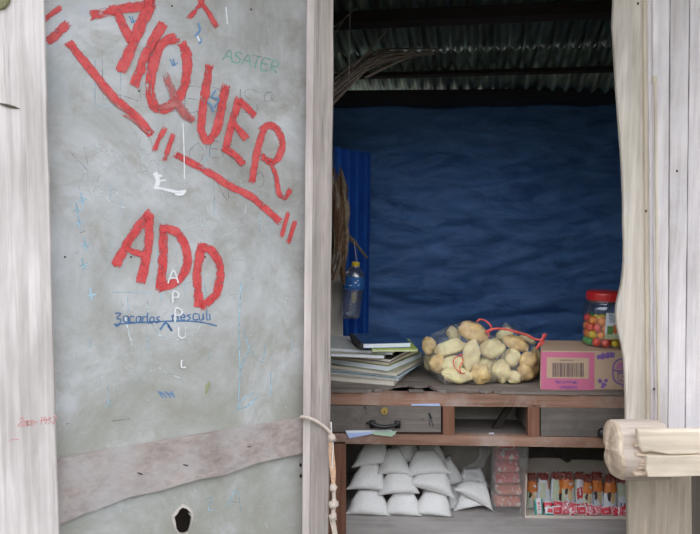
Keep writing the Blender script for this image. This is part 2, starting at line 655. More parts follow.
a, b_, c, d = backp(250, 91), backp(720, 87), backp(720, 110), backp(250, 114)
mb = MB().prism([a, b_, c, d], (0, 0.07, 0))
tag(obj('trim_1', mb, M['dark_wood'], bevel=0.004), 'dark beam above the blue tarpaulin', kind='structure')

# ---- blue tarpaulin on the back wall
tl, tr = backp(250, 108, 0.05), backp(760, 104, 0.05)
mb = MB()
zb = 0.25


def tfn(u, v):
    p = tl.lerp(tr, u)
    sag = 0.012 * max(0, 1 - abs(u - 0.40) * 11) + 0.004 * math.sin(u * 40)
    z = (p.z - sag) * (1 - v) + zb * v
    x, zz = p.x, z
    # broad drapes plus fine creases
    dsp = 0.05 * noise.noise(Vector((x * 1.3, zz * 2.4, 0.3)))
    s1 = zz + 0.10 * x + 0.03 * math.sin(x * 4)
    dsp += 0.048 * abs(noise.noise(Vector((x * 1.6, s1 * 8.0, 2.0))))
    s2 = zz - 0.22 * x
    dsp += 0.030 * abs(noise.noise(Vector((x * 2.6, s2 * 15.0, 5.0))))
    dsp += 0.014 * noise.noise(Vector((x * 9.0, zz * 20.0, 7.0)))
    return Vector((p.x, p.y - 0.005 - dsp * min(1, v * 8 + 0.1) * 1.2, z))


mb.grid(tfn, 150, 130)
o = tag(obj('tarpaulin', mb, M['tarp'], smooth=True, recalc=False),
        'creased dark blue tarpaulin hung across the back of the shop', 'tarpaulin')
so = o.modifiers.new('solid', 'SOLIDIFY')
so.thickness = 0.0015

# ---- plain board walls that close the shop where the camera cannot look
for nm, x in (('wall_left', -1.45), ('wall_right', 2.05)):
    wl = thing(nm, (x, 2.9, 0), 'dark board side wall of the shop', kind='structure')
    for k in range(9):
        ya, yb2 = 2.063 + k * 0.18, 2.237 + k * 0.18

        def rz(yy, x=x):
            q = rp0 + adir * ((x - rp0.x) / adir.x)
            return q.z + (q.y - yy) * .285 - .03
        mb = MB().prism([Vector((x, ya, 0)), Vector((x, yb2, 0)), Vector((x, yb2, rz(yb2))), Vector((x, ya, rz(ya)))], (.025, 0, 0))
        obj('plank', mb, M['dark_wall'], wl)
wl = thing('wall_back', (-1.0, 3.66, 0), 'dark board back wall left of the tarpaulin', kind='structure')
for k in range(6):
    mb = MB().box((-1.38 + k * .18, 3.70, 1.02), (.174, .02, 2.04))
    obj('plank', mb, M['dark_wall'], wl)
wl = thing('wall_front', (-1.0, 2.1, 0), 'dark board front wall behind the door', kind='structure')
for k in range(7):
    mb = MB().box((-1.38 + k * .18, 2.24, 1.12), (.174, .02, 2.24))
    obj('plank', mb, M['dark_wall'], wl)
# added boards over the opening, out of view, to shade the roof inside
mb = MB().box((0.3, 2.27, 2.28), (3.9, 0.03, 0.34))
tag(obj('trim_2', mb, M['dark_wall']), 'added boards over the opening that keep the roof inside dark', kind='structure')

# ================================================================= DOOR WITH GRAFFITI
DR = P(303, 300, 2.15)
DL = P(55, 300, 1.79)
dn = Vector((DR - DL)).cross(Vector((0, 0, 1)))
dn.z = 0
dn.normalize()
if dn.y > 0:
    dn = -dn                      # faces the viewer
du = Vector(((DR - DL).x, (DR - DL).y, 0)).normalized()


def D(px, py, off=0.0):
    return on_plane(px, py, DL + dn * off, dn)


dbase = Vector(((DL.x + DR.x) / 2, (DL.y + DR.y) / 2, 0.0))
door = thing('door_1', dbase, 'grey sheet-covered door with red painted words, standing left of the opening', kind='structure')

# sheet, with the ragged hole near its bottom
tl_, tr_ = D(30, -60), D(312, -60)
bl_, br_ = D(30, 700), D(312, 700)
zt, zbm = 2.12, 0.12
outer = [Vector((bl_.x, bl_.y, zbm)), Vector((D(312, 300).x, D(312, 300).y, zbm)),
         Vector((D(312, 300).x, D(312, 300).y, zt)), Vector((D(30, 300).x, D(30, 300).y, zt))]
outer[0] = Vector((D(30, 300).x, D(30, 300).y, zbm))
hole_px = [(179, 509), (182, 507), (186, 508), (190, 512), (191, 517), (190, 524), (188, 531), (184, 533), (179, 532), (176, 528), (175, 521), (174, 516), (177, 513)]
hole = [D(*p) for p in hole_px]
tri = geometry.tessellate_polygon([outer, hole])
mb = MB()
mb.add(outer + hole, [tuple(t) for t in tri])
sh = obj('metal_sheet', mb, M['sheet'], door, origin=(dbase.x, dbase.y, 0))
sh['label'] = 'grey sheet covered with red painted words and scribbles'
so = sh.modifiers.new('solid', 'SOLIDIFY')
so.thickness = 0.004
so.offset = 0
# pale torn rim of the hole
mb = MB()
cen = sum(hole, Vector()) / len(hole)
rim = []
rr = random.Random(3)
for p in hole:
    rim.append(p + (p - cen) * rr.uniform(0.12, 0.42) + dn * 0.003)
n = len(hole)
mb.add([h + dn * 0.006 for h in hole] + rim, [(i, (i + 1) % n, n + (i + 1) % n, n + i) for i in range(n)])
tag(obj('torn_rim', mb, plain('torn_rim', (0.55, 0.50, 0.46), 0.9), door, recalc=False), 'pale torn edge of the hole')
# added board behind the door gives the hole its dark shade
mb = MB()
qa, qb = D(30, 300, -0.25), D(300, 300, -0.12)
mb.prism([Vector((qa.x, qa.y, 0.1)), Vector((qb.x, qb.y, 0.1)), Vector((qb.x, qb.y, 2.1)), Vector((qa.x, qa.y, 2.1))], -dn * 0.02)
tag(obj('hole_shade_board', mb, M['dark_wall']), 'added dark board giving the shade seen through the door hole', kind='structure')


def dpoly(px, off, thick):
    return MB().prism([D(x, y, off) for x, y in px], -dn * thick)


# middle rail: wide at the left, chipped lower edge
rail = [(52, 461), (58, 459.5), (120, 449), (180, 439), (240, 429), (304, 418.5), (304, 453), (290, 456), (266, 461), (263, 462.5), (260, 462),
        (225, 475), (221, 476), (200, 479), (160, 491), (130, 497), (100, 508.5), (93, 512), (90, 511), (75, 518), (58, 525), (52, 527)]
tag(obj('rail', dpoly(rail, 0.022, 0.020), M['rail_wood'], door, bevel=0.002), 'rough grey-brown cross rail with a chipped lower edge')
# little cracks in the rail
mbn = MB()
for (x0, y0, x1, y1, wd) in ((137, 472.5, 143, 474.5, 1.6), (183, 464.5, 189, 466, 1.4), (247, 447, 252, 446.5, 1.2), (46, 458, 49, 459, 1)):
    a, b2 = D(x0, y0, .0235), D(x1, y1, .0235)
    mbn.tube([a, (a + b2) / 2, b2], [0.0005, wd * 0.0013, 0.0005], 5)
obj('wood_crack', mbn, M['black_iron'], door)
# right stile: narrow bevelled light strip + wider grey face
def vboard(x0t, x1t, x0b, x1b, off, thick, wav=0.6, seed=1, yt=-70, yb=760, f=D, nseg=26):
    rr = random.Random(seed)
    L, Rr = [], []
    for k in range(nseg + 1):
        t = k / nseg
        y = yt + (yb - yt) * t
        L.append((x0t + (x0b - x0t) * t + rr.uniform(-wav, wav) * .5, y))
        Rr.append((x1t + (x1b - x1t) * t + rr.uniform(-wav, wav) * .5, y))
    pts = L + Rr[::-1]
    return MB().prism([f(x, y, off) for x, y in pts], -dn * thick)


# stile faces the viewer squarely
sfn = Vector((0, -1, 0))


def F(Y):
    return lambda px, py, off=0.0: P(px, py, Y - off)


mb = vboard(308, 334.5, 301.5, 328, 0.0, 0.0, 0.5, 2, f=F(2.105))
mb = MB()
rr = random.Random(2)
out = []
for k in range(28):
    y = -60 + k * 30
    t = (y) / 534
    out.append((333.6 - 5.2 * t + rr.uniform(-.5, .5), y))
left = [(314.5 - 5.0 * (y / 534), y) for _, y in out]
mb.prism([P(x, y, 2.105) for x, y in left + out[::-1]], (0, 0.055, 0))
tag(obj('stile', mb, M['door_wood'], door, bevel=0.003), 'narrow grey stile at the free edge of the door')
mb = MB()
l2 = [(306.8 - 4.8 * (y / 534), y) for _, y in out]
mb.prism([P(x, y, 2.11) for x, y in l2 + [(x + .4, y) for x, y in left[::-1]]], (0, 0.05, 0))
tag(obj('stile_edge', mb, wood('pale_stile_edge', (0.56, 0.50, 0.48), (0.76, 0.69, 0.67), 'z', (0.2, .15, .13), .3), door, bevel=0.002),
    'paler bevelled strip along the stile')
# left stile board, nearer to the viewer
mb = MB()
rr = random.Random(5)
edge = []
for k in range(28):
    y = -60 + k * 30
    edge.append((43.2 + 14.8 * (y / 534) + rr.uniform(-.45, .45), y))
mb.prism([P(x, y, 1.728) for x, y in [(-75, y) for _, y in edge] + edge[::-1]], (0, 0.010, 0))
tag(obj('stile', mb, M['plank_pale'], door, bevel=0.002), 'wide pale board at the hinge side of the door')
# slit knot and corner nick on this board
mb = MB()
mb.tube([P(-2, 103, 1.726), P(8, 105.5, 1.7255), P(14, 107, 1.726), P(19.5, 108.5, 1.727)], [0.001, 0.004, 0.003, 0.0005], 6)
obj('wood_crack', mb, plain('crack_brown', (0.10, 0.08, 0.06), 0.9), door)
mb = MB()
mb.prism([P(x, y, 1.72) for x, y in ((-6, -4), (10, -4), (8, 3), (3, 8), (-2, 9), (-6, 6))], (0, 0.012, 0))
tag(obj('bark_chip', mb, plain('mossy_bark', (0.20, 0.19, 0.10), 0.95, var=0.4, scale=200), door, bevel=0.002), 'mossy chip at the top of the pale board')
# rust bleeding beside the lower right corner and nail holes
mb = MB()
for (x, y) in ((300.5, 465), (300.8, 476)):
    mb.ellipsoid(D(x, y, 0.004), (0.0045, 0.003, 0.006), nu=8, nv=6)
tag(obj('nail_hole', mb, M['black_iron'], door))
mb = MB()
for (x, y) in ((65, 257), (131, 257), (139, 91), (172, 6), (251, 9.5), (205, 257), (232, 452)):
    mb.ellipsoid(D(x, y, 0.003), (0.0028, 0.002, 0.0028), nu=8, nv=6)
tag(obj('nail', mb, M['rust'], door), kind='stuff')


# ---- painted strokes
def catmull(pts, n=6):
    if len(pts) < 3:
        return [(pts[0][0] + (pts[1][0] - pts[0][0]) * k / n, pts[0][1] + (pts[1][1] - pts[0][1]) * k / n) for k in range(n + 1)]
    o = []
    q = [pts[0]] + list(pts) + [pts[-1]]
    for i in range(1, len(q) - 2):
        p0, p1, p2, p3 = q[i - 1], q[i], q[i + 1], q[i + 2]
        for k in range(n):
            t = k / n
            o.append(tuple(0.5 * ((2 * p1[j]) + (-p0[j] + p2[j]) * t + (2 * p0[j] - 5 * p1[j] + 4 * p2[j] - p3[j]) * t * t
                                  + (-p0[j] + 3 * p1[j] - 3 * p2[j] + p3[j]) * t ** 3) for j in (0, 1)))
    o.append(tuple(pts[-1]))
    return o


def stroke(mb, pts, wd, off, f=D, smooth=True, n=6, seed=0):
    rr = random.Random(seed + len(mb.v))
    c = catmull(pts, n) if smooth else pts
    vs = []
    L = 0
    m_ = len(c)
    W = 4 if wd > 3 else 1
    base = len(mb.v)
    for i, (x, y) in enumerate(c):
        a = c[max(i - 1, 0)]
        b2 = c[min(i + 1, m_ - 1)]
        tx, ty = b2[0] - a[0], b2[1] - a[1]
        l = math.hypot(tx, ty) or 1
        nx, ny = -ty / l, tx / l
        if i:
            L += math.hypot(x - c[i - 1][0], y - c[i - 1][1])
        jw = wd * (1 + rr.uniform(-.07, .07)) if wd > 3 else wd * rr.uniform(.8, 1.15)
        for k in range(W + 1):
            s = k / W - .5
            ex = 0
            if wd > 3 and i in (0, m_ - 1):
                ex = (rr.uniform(0, wd * .22)) * (-1 if i == 0 else 1) - (abs(s) * wd * .3) * (-1 if i == 0 else 1)
            vs.append(f(x + nx * s * jw + tx / l * ex, y + ny * s * jw + ty / l * ex, off))
            mb.uv[base + len(vs) - 1] = (L + seed * 13.7, k / W)
    fs = []
    for i in range(m_ - 1):
        for k in range(W):
            q = i * (W + 1) + k
            fs.append((q, q + 1, q + W + 2, q + W + 1))
    mb.add(vs, fs)


RED = brush('red_brush_paint', (0.62, 0.028, 0.034), 0.43, (0.68, 0.11, 0.11), 6)
REDT = brush('thin_red_brush_paint', (0.52, 0.08, 0.08), 0.48, (0.52, 0.18, 0.17), 8)
def ragged(mb, pts, wd, seed):
    # dry bristle marks trailing off both ends of a brush stroke
    rr = random.Random(seed)
    for (a, b2) in ((pts[0], pts[1]), (pts[-1], pts[-2])):
        dx, dy = a[0] - b2[0], a[1] - b2[1]
        l = math.hypot(dx, dy) or 1
        dx, dy = dx / l, dy / l
        for k in range(5):
            o = (k / 4 - .5) * wd * .85
            e = rr.uniform(.5, 3.2)
            x, y = a[0] - dy * o - dx, a[1] + dx * o - dy
            stroke(mb, [(x, y), (x + dx * (e + 1), y + dy * (e + 1))], wd * rr.uniform(.10, .2), .0041, n=2, seed=seed)


words = {
    'red_letter_a': (RED, [([(92, 15), (116, 10), (153, 4)], 10), ([(117, 13), (124, 27), (132, 42)], 9),
                           ([(150, -3), (149, 8), (141, 24), (132, 46), (121, 70)], 11)]),
    'red_letter_i': (RED, [([(163, 24), (148, 51), (135, 84)], 10)]),
    'red_letter_q': (RED, [([(176, 38), (162, 44), (153, 65), (150, 92), (156, 108), (168, 107), (178, 98), (186, 80), (187, 58), (182, 44)], 10),
                           ]),
    'red_letter_u': (RED, [([(209, 67), (204, 100), (201, 130), (207, 140), (215, 134), (220, 116), (226, 86)], 8.5)]),
    'red_letter_e': (RED, [([(239, 99), (232, 124), (225, 151)], 7.5), ([(239, 101), (246, 106), (254, 115)], 7),
                           ([(233, 124), (239, 130), (246, 138)], 7), ([(224, 148), (233, 154), (243, 163)], 7)]),
    'red_letter_r': (RED, [([(264, 128), (257, 153), (252, 181)], 7), ([(262, 130), (269, 125), (278, 130), (282, 143), (279, 156), (271, 162), (263, 157)], 7),
                           ([(270, 160), (276, 177), (279, 193), (285, 198), (290, 190)], 5)]),
    'red_quotation_mark': (RED, [([(44, 20), (52, 14), (60, 8)], 5.5), ([(49, 41), (57, 34), (67, 24)], 8.5)]),
    'red_quotation_mark_2': (RED, [([(164, 130), (159, 139), (155, 149)], 5), ([(173, 135), (169, 147), (165, 159)], 5)]),
    'red_quotation_mark_3': (RED, [([(288, 214), (285, 224), (282, 235)], 4), ([(295, 222), (292, 231), (289, 241)], 4.2)]),
    'red_line': (RED, [([(69, 43), (88, 66), (111, 94), (137, 118), (151, 134)], 8.5)]),
    'red_line_2': (RED, [([(177, 155), (210, 173), (230, 186), (253, 198), (279, 221)], 7)]),
    'red_tick_mark': (RED, [([(205, -14), (202, 2), (196, 10), (190, 17)], 5), ([(200, 0), (208, 12), (216, 25)], 5)]),
    'red_capital_a': (RED, [([(150, 214), (131, 237), (116, 265)], 9.5), ([(149, 215), (148, 246), (141, 281)], 9.5), ([(125, 247), (134, 252), (143, 254)], 6)]),
    'red_capital_d': (RED, [([(164, 226), (163, 256), (160, 288)], 9), ([(162, 229), (176, 232), (185, 246), (187, 264), (179, 280), (160, 288)], 8.5)]),
    'red_capital_d_2': (RED, [([(202, 244), (197, 274), (199, 306)], 9), ([(201, 247), (213, 252), (220, 270), (216, 294), (202, 307)], 8.5)]),
}
oi = 0
for nm, (mt, sts) in words.items():
    base_nm = nm.replace('_2', '').replace('_3', '')
    mb = MB()
    for k, (pts, wd) in enumerate(sts):
        stroke(mb, pts, wd * 1.12, 0.0042 + 0.0005 * k, seed=oi)
        ragged(mb, pts, wd, oi)
        oi += 1
    obj(base_nm, mb, mt, door, recalc=False)
mb = MB()
stroke(mb, [(165, 74), (171, 88), (176, 102), (185, 115), (193, 121)], 9, 0.0062, seed=44)
stroke(mb, [(150, 106), (162, 107), (176, 104)], 7, 0.0064, seed=45)
stroke(mb, [(178, 104), (188, 116), (194, 120)], 9, 0.0066, seed=46)
stroke(mb, [(97, 82), (111, 100), (128, 112)], 3.5, 0.0060, seed=47)
stroke(mb, [(124, 115), (136, 122), (148, 133)], 3.2, 0.0060, seed=48)
obj('red_paint_smear', mb, REDT, door, recalc=False)

# ---- small stroke lettering
FONT = {
    'A': [[(0, 0), (.4, 1), (.8, 0)], [(.15, .4), (.65, .4)]], 'S': [[(.7, .9), (.3, 1), (.1, .75), (.6, .4), (.5, .05), (0, .08)]],
    'T': [[(0, 1), (.8, 1)], [(.4, 1), (.4, 0)]], 'E': [[(.7, 1), (.1, 1), (.1, 0), (.7, 0)], [(.1, .5), (.55, .5)]],
    'R': [[(.1, 0), (.1, 1), (.6, .9), (.55, .55), (.1, .5), (.7, 0)]], 'P': [[(.1, 0), (.1, 1), (.6, .9), (.55, .55), (.1, .5)]],
    'U': [[(.1, 1), (.1, .2), (.4, 0), (.65, .2), (.7, 1)], [(.7, 1), (.7, 0)]], 'L': [[(.1, 1), (.1, 0), (.7, 0)]],
    'N': [[(.1, 0), (.1, 1), (.7, 0), (.7, 1)]], 'I': [[(.3, 1), (.3, 0)]], 'J': [[(.6, 1), (.6, .1), (.2, 0), (.05, .25)]],
    'D': [[(.1, 0), (.1, 1), (.6, .8), (.65, .3), (.1, 0)]], 'O': [[(.4, 1), (.05, .6), (.2, .05), (.6, .1), (.7, .6), (.4, 1)]],
    'Z': [[(0, .8), (.5, .85), (.15, .35), (.55, .2), (.3, -.35), (-.05, -.2)]],
    'z': [[(0, .6), (.4, .65), (.05, .1), (.45, .05)]],
    'a': [[(.5, .6), (.1, .55), (.05, .1), (.4, .1), (.5, .6), (.5, .1), (.65, .05)]],
    'c': [[(.5, .55), (.15, .6), (.05, .2), (.2, 0), (.55, .1)]], 'r': [[(.1, 0), (.1, .6)], [(.1, .4), (.3, .62), (.5, .55)]],
    'l': [[(.2, 1), (.2, .05), (.4, 0)]], 'o': [[(.3, .6), (.05, .35), (.2, .02), (.45, .15), (.45, .5), (.3, .6)]],
    's': [[(.45, .6), (.1, .5), (.4, .2), (.05, 0)]], 'm': [[(.05, 0), (.05, .6)], [(.05, .4), (.25, .6), (.3, 0)], [(.3, .4), (.5, .6), (.6, 0)]],
    'e': [[(.05, .3), (.5, .35), (.35, .62), (.08, .45), (.15, .05), (.5, .08)]], 'u': [[(.05, .6), (.1, .05), (.4, .05), (.45, .6), (.5, 0)]],
    'n': [[(.05, 0), (.05, .6)], [(.05, .4), (.3, .62), (.4, 0)]], 'i': [[(.15, .6), (.15, 0)], [(.15, .82), (.16, .86)]], '-': [[(0, .35), (.45, .35)]],
    '2': [[(.05, .8), (.35, 1), (.5, .7), (0, 0), (.6, .02)]], '1': [[(.2, 1), (.2, 0)]], '9': [[(.45, .8), (.15, .95), (.1, .6), (.45, .6), (.45, 0)]],
    '3': [[(.05, .9), (.45, .85), (.2, .5), (.5, .25), (.05, 0)]], 'w': [[(0, .6), (.15, 0), (.3, .5), (.45, 0), (.6, .6)]], ' ': [],
    '?': [[(.1, .8), (.4, 1), (.5, .7), (.2, .4), (.2, .2)]], 'x': [[(0, .6), (.45, 0)], [(.45, .6), (0, 0)]], 'g': [[(.5, .6), (.1, .5), (.15, .1), (.5, .15), (.5, .6), (.45, -.3), (.1, -.3)]],
    'p': [[(.05, -.35), (.05, .6), (.45, .55), (.4, .1), (.05, .1)]], '8': [[(.3, .5), (.05, .75), (.3, 1), (.5, .75), (.1, .3), (.3, 0), (.5, .25), (.3, .5)]],
    '0': [[(.3, 1), (.05, .6), (.25, 0), (.5, .4), (.3, 1)]], '4': [[(.4, 0), (.4, 1), (0, .35), (.6, .35)]],
}


def write(mb, text, x, y, h, ang, wd, off, f=D, adv=0.85, seed=0, slant=0.0):
    rr = random.Random(seed)
    ca, sa = math.cos(ang), math.sin(ang)
    for ch in text:
        for st in FONT.get(ch, []):
            pts = []
            for (a, b2) in st:
                jx, jy = rr.uniform(-.04, .04), rr.uniform(-.04, .04)
                lx, ly = (a + jx + slant * b2) * h, -(b2 + jy) * h
                pts.append((x + lx * ca - ly * sa, y + lx * sa + ly * ca))
            if len(pts) > 1:
                stroke(mb, pts, wd, off, f=f, n=4, seed=seed)
        k = adv * h * (0.75 if ch.islower() and ch not in 'mw' else 1.0) * (0.6 if ch in 'lirI1' else 1)
        x += k * ca
        y += k * sa


BLUE = brush('blue_marker', (0.05, 0.13, 0.30), 0.30, (0.10, 0.22, 0.42), 3)
LBLUE = brush('pale_blue_chalk', (0.30, 0.54, 0.70), 0.46, (0.45, 0.64, 0.74), 3)
GREEN = brush('faded_green_marker', (0.13, 0.40, 0.33), 0.44, (0.24, 0.46, 0.40), 3)
WHITE = brush('white_chalk', (0.82, 0.82, 0.85), 0.34, (0.9, 0.9, 0.9), 3)
WHITEF = brush('faint_white_chalk', (0.60, 0.66, 0.68), 0.49, (0.70, 0.78, 0.78), 3)
PENC = brush('pencil_line', (0.16, 0.18, 0.22), 0.51, (0.16, 0.18, 0.24), 3)
PINK = brush('pink_pen', (0.72, 0.22, 0.22), 0.44, (0.72, 0.35, 0.34), 3)

mb = MB()
write(mb, 'Zacarlos', 115, 322, 10.5, 0.03, 1.3, 0.0030, adv=.78, seed=1)
write(mb, 'mescuti'.replace('t', 'l'), 172, 321, 10.5, -0.03, 1.3, 0.0030, adv=.78, seed=2)
stroke(mb, [(114, 324.5), (140, 322.5), (175, 321), (200, 322), (217, 326)], 1.4, 0.003)
stroke(mb, [(160, 330), (166, 323), (172, 331), (168, 326)], 2.0, 0.003)
obj('blue_handwriting', mb, BLUE, door, recalc=False)
mb = MB()
write(mb, 'ASATER', 223, 60, 11.5, 0.24, 1.4, 0.0030, adv=.82, seed=3)
obj('green_lettering', mb, GREEN, door, recalc=False)
mb = MB()
for ch, x, y, h in (('A', 168, 283, 13), ('P', 172, 303, 11), ('P', 174, 322, 13), ('U', 178, 338, 11), ('L', 181, 367, 7)):
    write(mb, ch, x, y, h, 0.0, 1.5, 0.0075, seed=ord(ch))
obj('white_lettering', mb, WHITE, door, recalc=False)
mb = MB()
stroke(mb, [(155, 189), (158, 181), (155, 173)], 4.5, 0.0030)
stroke(mb, [(155, 175), (162, 176)], 2, 0.0034)
stroke(mb, [(157, 181), (166, 180)], 2, 0.0034)
stroke(mb, [(154, 187), (168, 190), (178, 192), (186, 191)], 3.2, 0.0036)
stroke(mb, [(175, 194), (182, 194), (185, 191)], 3.2, 0.0038)
stroke(mb, [(183, 123), (184, 150), (184.5, 179)], 1.2, 0.0068)
stroke(mb, [(226, 7), (227.5, 24)], 1.4, 0.003)
stroke(mb, [(197, 36), (200, 41)], 2.0, 0.003)
obj('white_paint_mark', mb, WHITE, door, recalc=False)
mb = MB()
write(mb, 'Neel', 77, 190, 22, 0.35, 1.3, 0.0028, adv=.75, seed=8)
stroke(mb, [(141, 137), (139, 148), (146, 149), (150, 137), (152, 152), (142, 158), (147, 169), (153, 160), (165, 172), (180, 184), (192, 181)], 1.1, 0.003)
stroke(mb, [(205, 205), (208, 222), (222, 235), (240, 226), (246, 205), (240, 180)], 1.0, 0.0028)
stroke(mb, [(122, 300), (128, 330), (134, 352)], 2.2, 0.0028)
stroke(mb, [(147, 292), (150, 318), (160, 335), (180, 339), (198, 330), (203, 312)], 1.6, 0.0028)
stroke(mb, [(184, 230), (200, 226), (216, 224)], 1, 0.0028)
write(mb, 'ello', 186, 225, 11, -0.05, .9, 0.0028, seed=9)
stroke(mb, [(150, 352), (158, 366), (166, 372), (185, 380)], 1.1, 0.0028)
rr = random.Random(12)
for k in range(42):
    x, y = rr.uniform(70, 290), rr.uniform(60, 415)
    a = rr.uniform(0, PI)
    L = rr.uniform(3, 16)
    stroke(mb, [(x, y), (x + math.cos(a) * L / 2 + rr.uniform(-2, 2), y + math.sin(a) * L / 2), (x + math.cos(a) * L, y + math.sin(a) * L)], rr.uniform(.5, 1.1), 0.0027)
for k in range(22):
    x, y = rr.uniform(80, 290), rr.uniform(470, 530)
    a = rr.uniform(0, PI)
    L = rr.uniform(3, 12)
    stroke(mb, [(x, y), (x + math.cos(a) * L, y + math.sin(a) * L)], rr.uniform(.5, 1.0), 0.0027)
obj('faint_chalk_scribble', mb, WHITEF, door, recalc=False)
mb = MB()
stroke(mb, [(95, 60), (95, 107), (120, 105)], 1.2, 0.0028, smooth=False)
stroke(mb, [(120, 60), (121, 105)], 1.0, 0.0028)
for (x, y) in ((83, 205), (80, 228), (86, 250), (84, 270), (92, 300), (78, 215)):
    stroke(mb, [(x, y), (x - 2, y - 12)], 2.2, 0.0028)
    stroke(mb, [(x - 5, y - 4), (x + 4, y - 6)], 1.8, 0.0028)
stroke(mb, [(112, 292), (150, 293)], .9, 0.0028)
stroke(mb, [(241, 282), (239, 330), (240, 372), (238, 405)], 1.4, 0.0028)
stroke(mb, [(239, 373), (248, 352), (255, 343)], 1.3, 0.0028)
stroke(mb, [(236, 408), (246, 407), (258, 396)], 1.6, 0.0028)
stroke(mb, [(236, 412), (244, 398), (255, 392)], 1.2, 0.0028)
stroke(mb, [(212, 152), (203, 165), (220, 182), (244, 197)], 1.0, 0.0028)
stroke(mb, [(244, 330), (250, 350), (262, 362), (265, 345)], 1.2, 0.0028)
write(mb, 'x', 105, 407, 14, 0.1, 1.2, 0.0028)
write(mb, 'A', 225, 508, 20, .2, 1.2, 0.0028)
write(mb, 'z', 208, 512, 20, -.3, 1.1, 0.0028)
for k in range(16):
    x, y = rr.uniform(75, 295), rr.uniform(150, 430)
    stroke(mb, [(x, y), (x + rr.uniform(-2, 2), y + rr.uniform(5, 26))], rr.uniform(.6, 1.2), 0.0027)
obj('pale_blue_scribble', mb, LBLUE, door, recalc=False)
mb = MB()
for (x, y) in ((129, 19), (170, 62)):
    stroke(mb, [(x, y - 3), (x + 3, y + 3)], 1.4, 0.003)
    stroke(mb, [(x + 3, y - 3), (x + 5, y + 4)], 1.4, 0.003)
    stroke(mb, [(x + 2, y + 4), (x + 8, y + 1)], 1.2, 0.003)
stroke(mb, [(198, 23), (200, 30), (196, 36), (201, 40), (199, 44)], 2.2, 0.0028)
stroke(mb, [(216, 90), (212, 97), (219, 99), (214, 108)], 1.6, 0.008)
stroke(mb, [(207, 102), (211, 105), (213, 112)], 1.6, 0.008)
for k in range(7):
    stroke(mb, [(158 + k * 2.2, 391 + (k % 3)), (163 + k * 2.0, 398 - (k % 2) * 3)], 1.3, 0.003)
obj('blue_scribble', mb, brush('mid_blue_marker', (0.10, 0.24, 0.48), 0.34, (0.16, 0.3, 0.5), 3), door, recalc=False)
mb = MB()
stroke(mb, [(102, 50), (102.5, 76), (103, 101)], .9, 0.0028)
stroke(mb, [(103, 101), (118, 95), (138, 101)], .9, 0.0028)
write(mb, 'E', 140, 106, 22, 0.0, .8, 0.0028)
write(mb, 'JESUS', 165, 110, 24, 0.04, .8, 0.0028, adv=.8, seed=4)
write(mb, 'O', 188, 162, 20, 0.1, .8, 0.0028)
write(mb, 'JER', 196, 155, 15, 0.1, .8, 0.0028)
write(mb, 'MO', 240, 185, 15, 0.1, .8, 0.0028)
write(mb, 'N', 212, 200, 22, 0.0, .8, 0.0028)
write(mb, 'a', 264, 102, 16, 0, .8, 0.0028)
stroke(mb, [(72, 154), (88, 171)], .9, 0.0028)
stroke(mb, [(84, 146), (88, 165)], .9, 0.0028)
for (x, y, L) in ((112, 421, 18), (66, 424, 14), (80, 233, 5), (75, 254, 4)):
    stroke(mb, [(x, y), (x + L / 2, y - 1), (x + L, y - 2)], 1.3, 0.0028)
obj('pencil_scribble', mb, PENC, door, recalc=False)
# red pen on the left board
FB = lambda px, py, off=0.0: P(px, py, 1.7265 - off)
mb = MB()
write(mb, '2aon-1932', 18, 426, 8, -0.06, .9, 0.0, f=FB, adv=.62, seed=5, slant=.2)
stroke(mb, [(40, 421), (51, 418.5)], .9, 0.0, f=FB)
stroke(mb, [(9, 441), (14, 439), (19, 440)], .8, 0.0, f=FB)
obj('red_pen_note', mb, PINK, door, recalc=False)
mb = MB()
mb.ellipsoid(D(207, 388, 0.003), (0.006, 0.003, 0.019), Matrix.Rotation(.35, 3, 'Y'), lump=.4)
obj('dried_leaf_bit', mb, plain('olive_smear', (0.33, 0.34, 0.20), .8), door)


# ---- rope looped round the stile
def sm(pts, n=6):
    q = [pts[0]] + list(pts) + [pts[-1]]
    o = []
    for i in range(1, len(q) - 2):
        p0, p1, p2, p3 = [Vector(a) for a in q[i - 1:i + 3]]
        for k in range(n):
            t = k / n
            o.append(0.5 * ((2 * p1) + (-p0 + p2) * t + (2 * p0 - 5 * p1 + 4 * p2 - p3) * t * t + (-p0 + 3 * p1 - 3 * p2 + p3) * t ** 3))
    o.append(Vector(pts[-1]))
    return o


rope = thing('rope', P(332, 534, 2.085), 'knotted cotton rope looped round the door stile, hanging down its edge', 'rope')
mb = MB()
lp = sm([P(303, 421, 2.13), P(301, 417.5, 2.10), P(305, 417, 2.092), P(316, 421, 2.092), P(326, 428, 2.092), P(331, 434, 2.094), P(335, 440, 2.12)])
mb.tube(lp, 0.0052, 8)
obj('rope_loop', mb, M['rope'], rope, smooth=True)
mb = MB()
mb.ellipsoid(P(331.5, 438, 2.088), (0.011, 0.010, 0.014), lump=.5, seed=3)
obj('knot', mb, M['rope'], rope, smooth=True)
for (x, y, sz) in ((333.5, 488, 1.0), (334, 504, 1.25), (333, 517, 1.1)):
    mb = MB().ellipsoid(P(x, y, 2.088), (0.011 * sz, 0.010 * sz, 0.013 * sz), lump=.6, seed=y)
    obj('knot', mb, M['rope'], rope, smooth=True)
mb = MB()
for k, (dx, amp) in enumerate(((-1.6, .5), (1.6, -.6), (0.3, .8))):
    pts = sm([P(331 + dx * .4, 434, 2.09), P(331.5 + dx, 455, 2.088 + .002 * k), P(333 + dx, 472 + k, 2.088), P(333.5, 488, 2.088)])
    mb.tube(pts, 0.0042, 7)
obj('rope_strand', mb, M['rope_orange'], rope, smooth=True)
mb = MB()
pts = sm([P(333.5, 488, 2.088), P(334, 504, 2.088), P(333, 517, 2.088), P(335, 530, 2.088), P(337, 545, 2.088), P(336, 575, 2.088)])
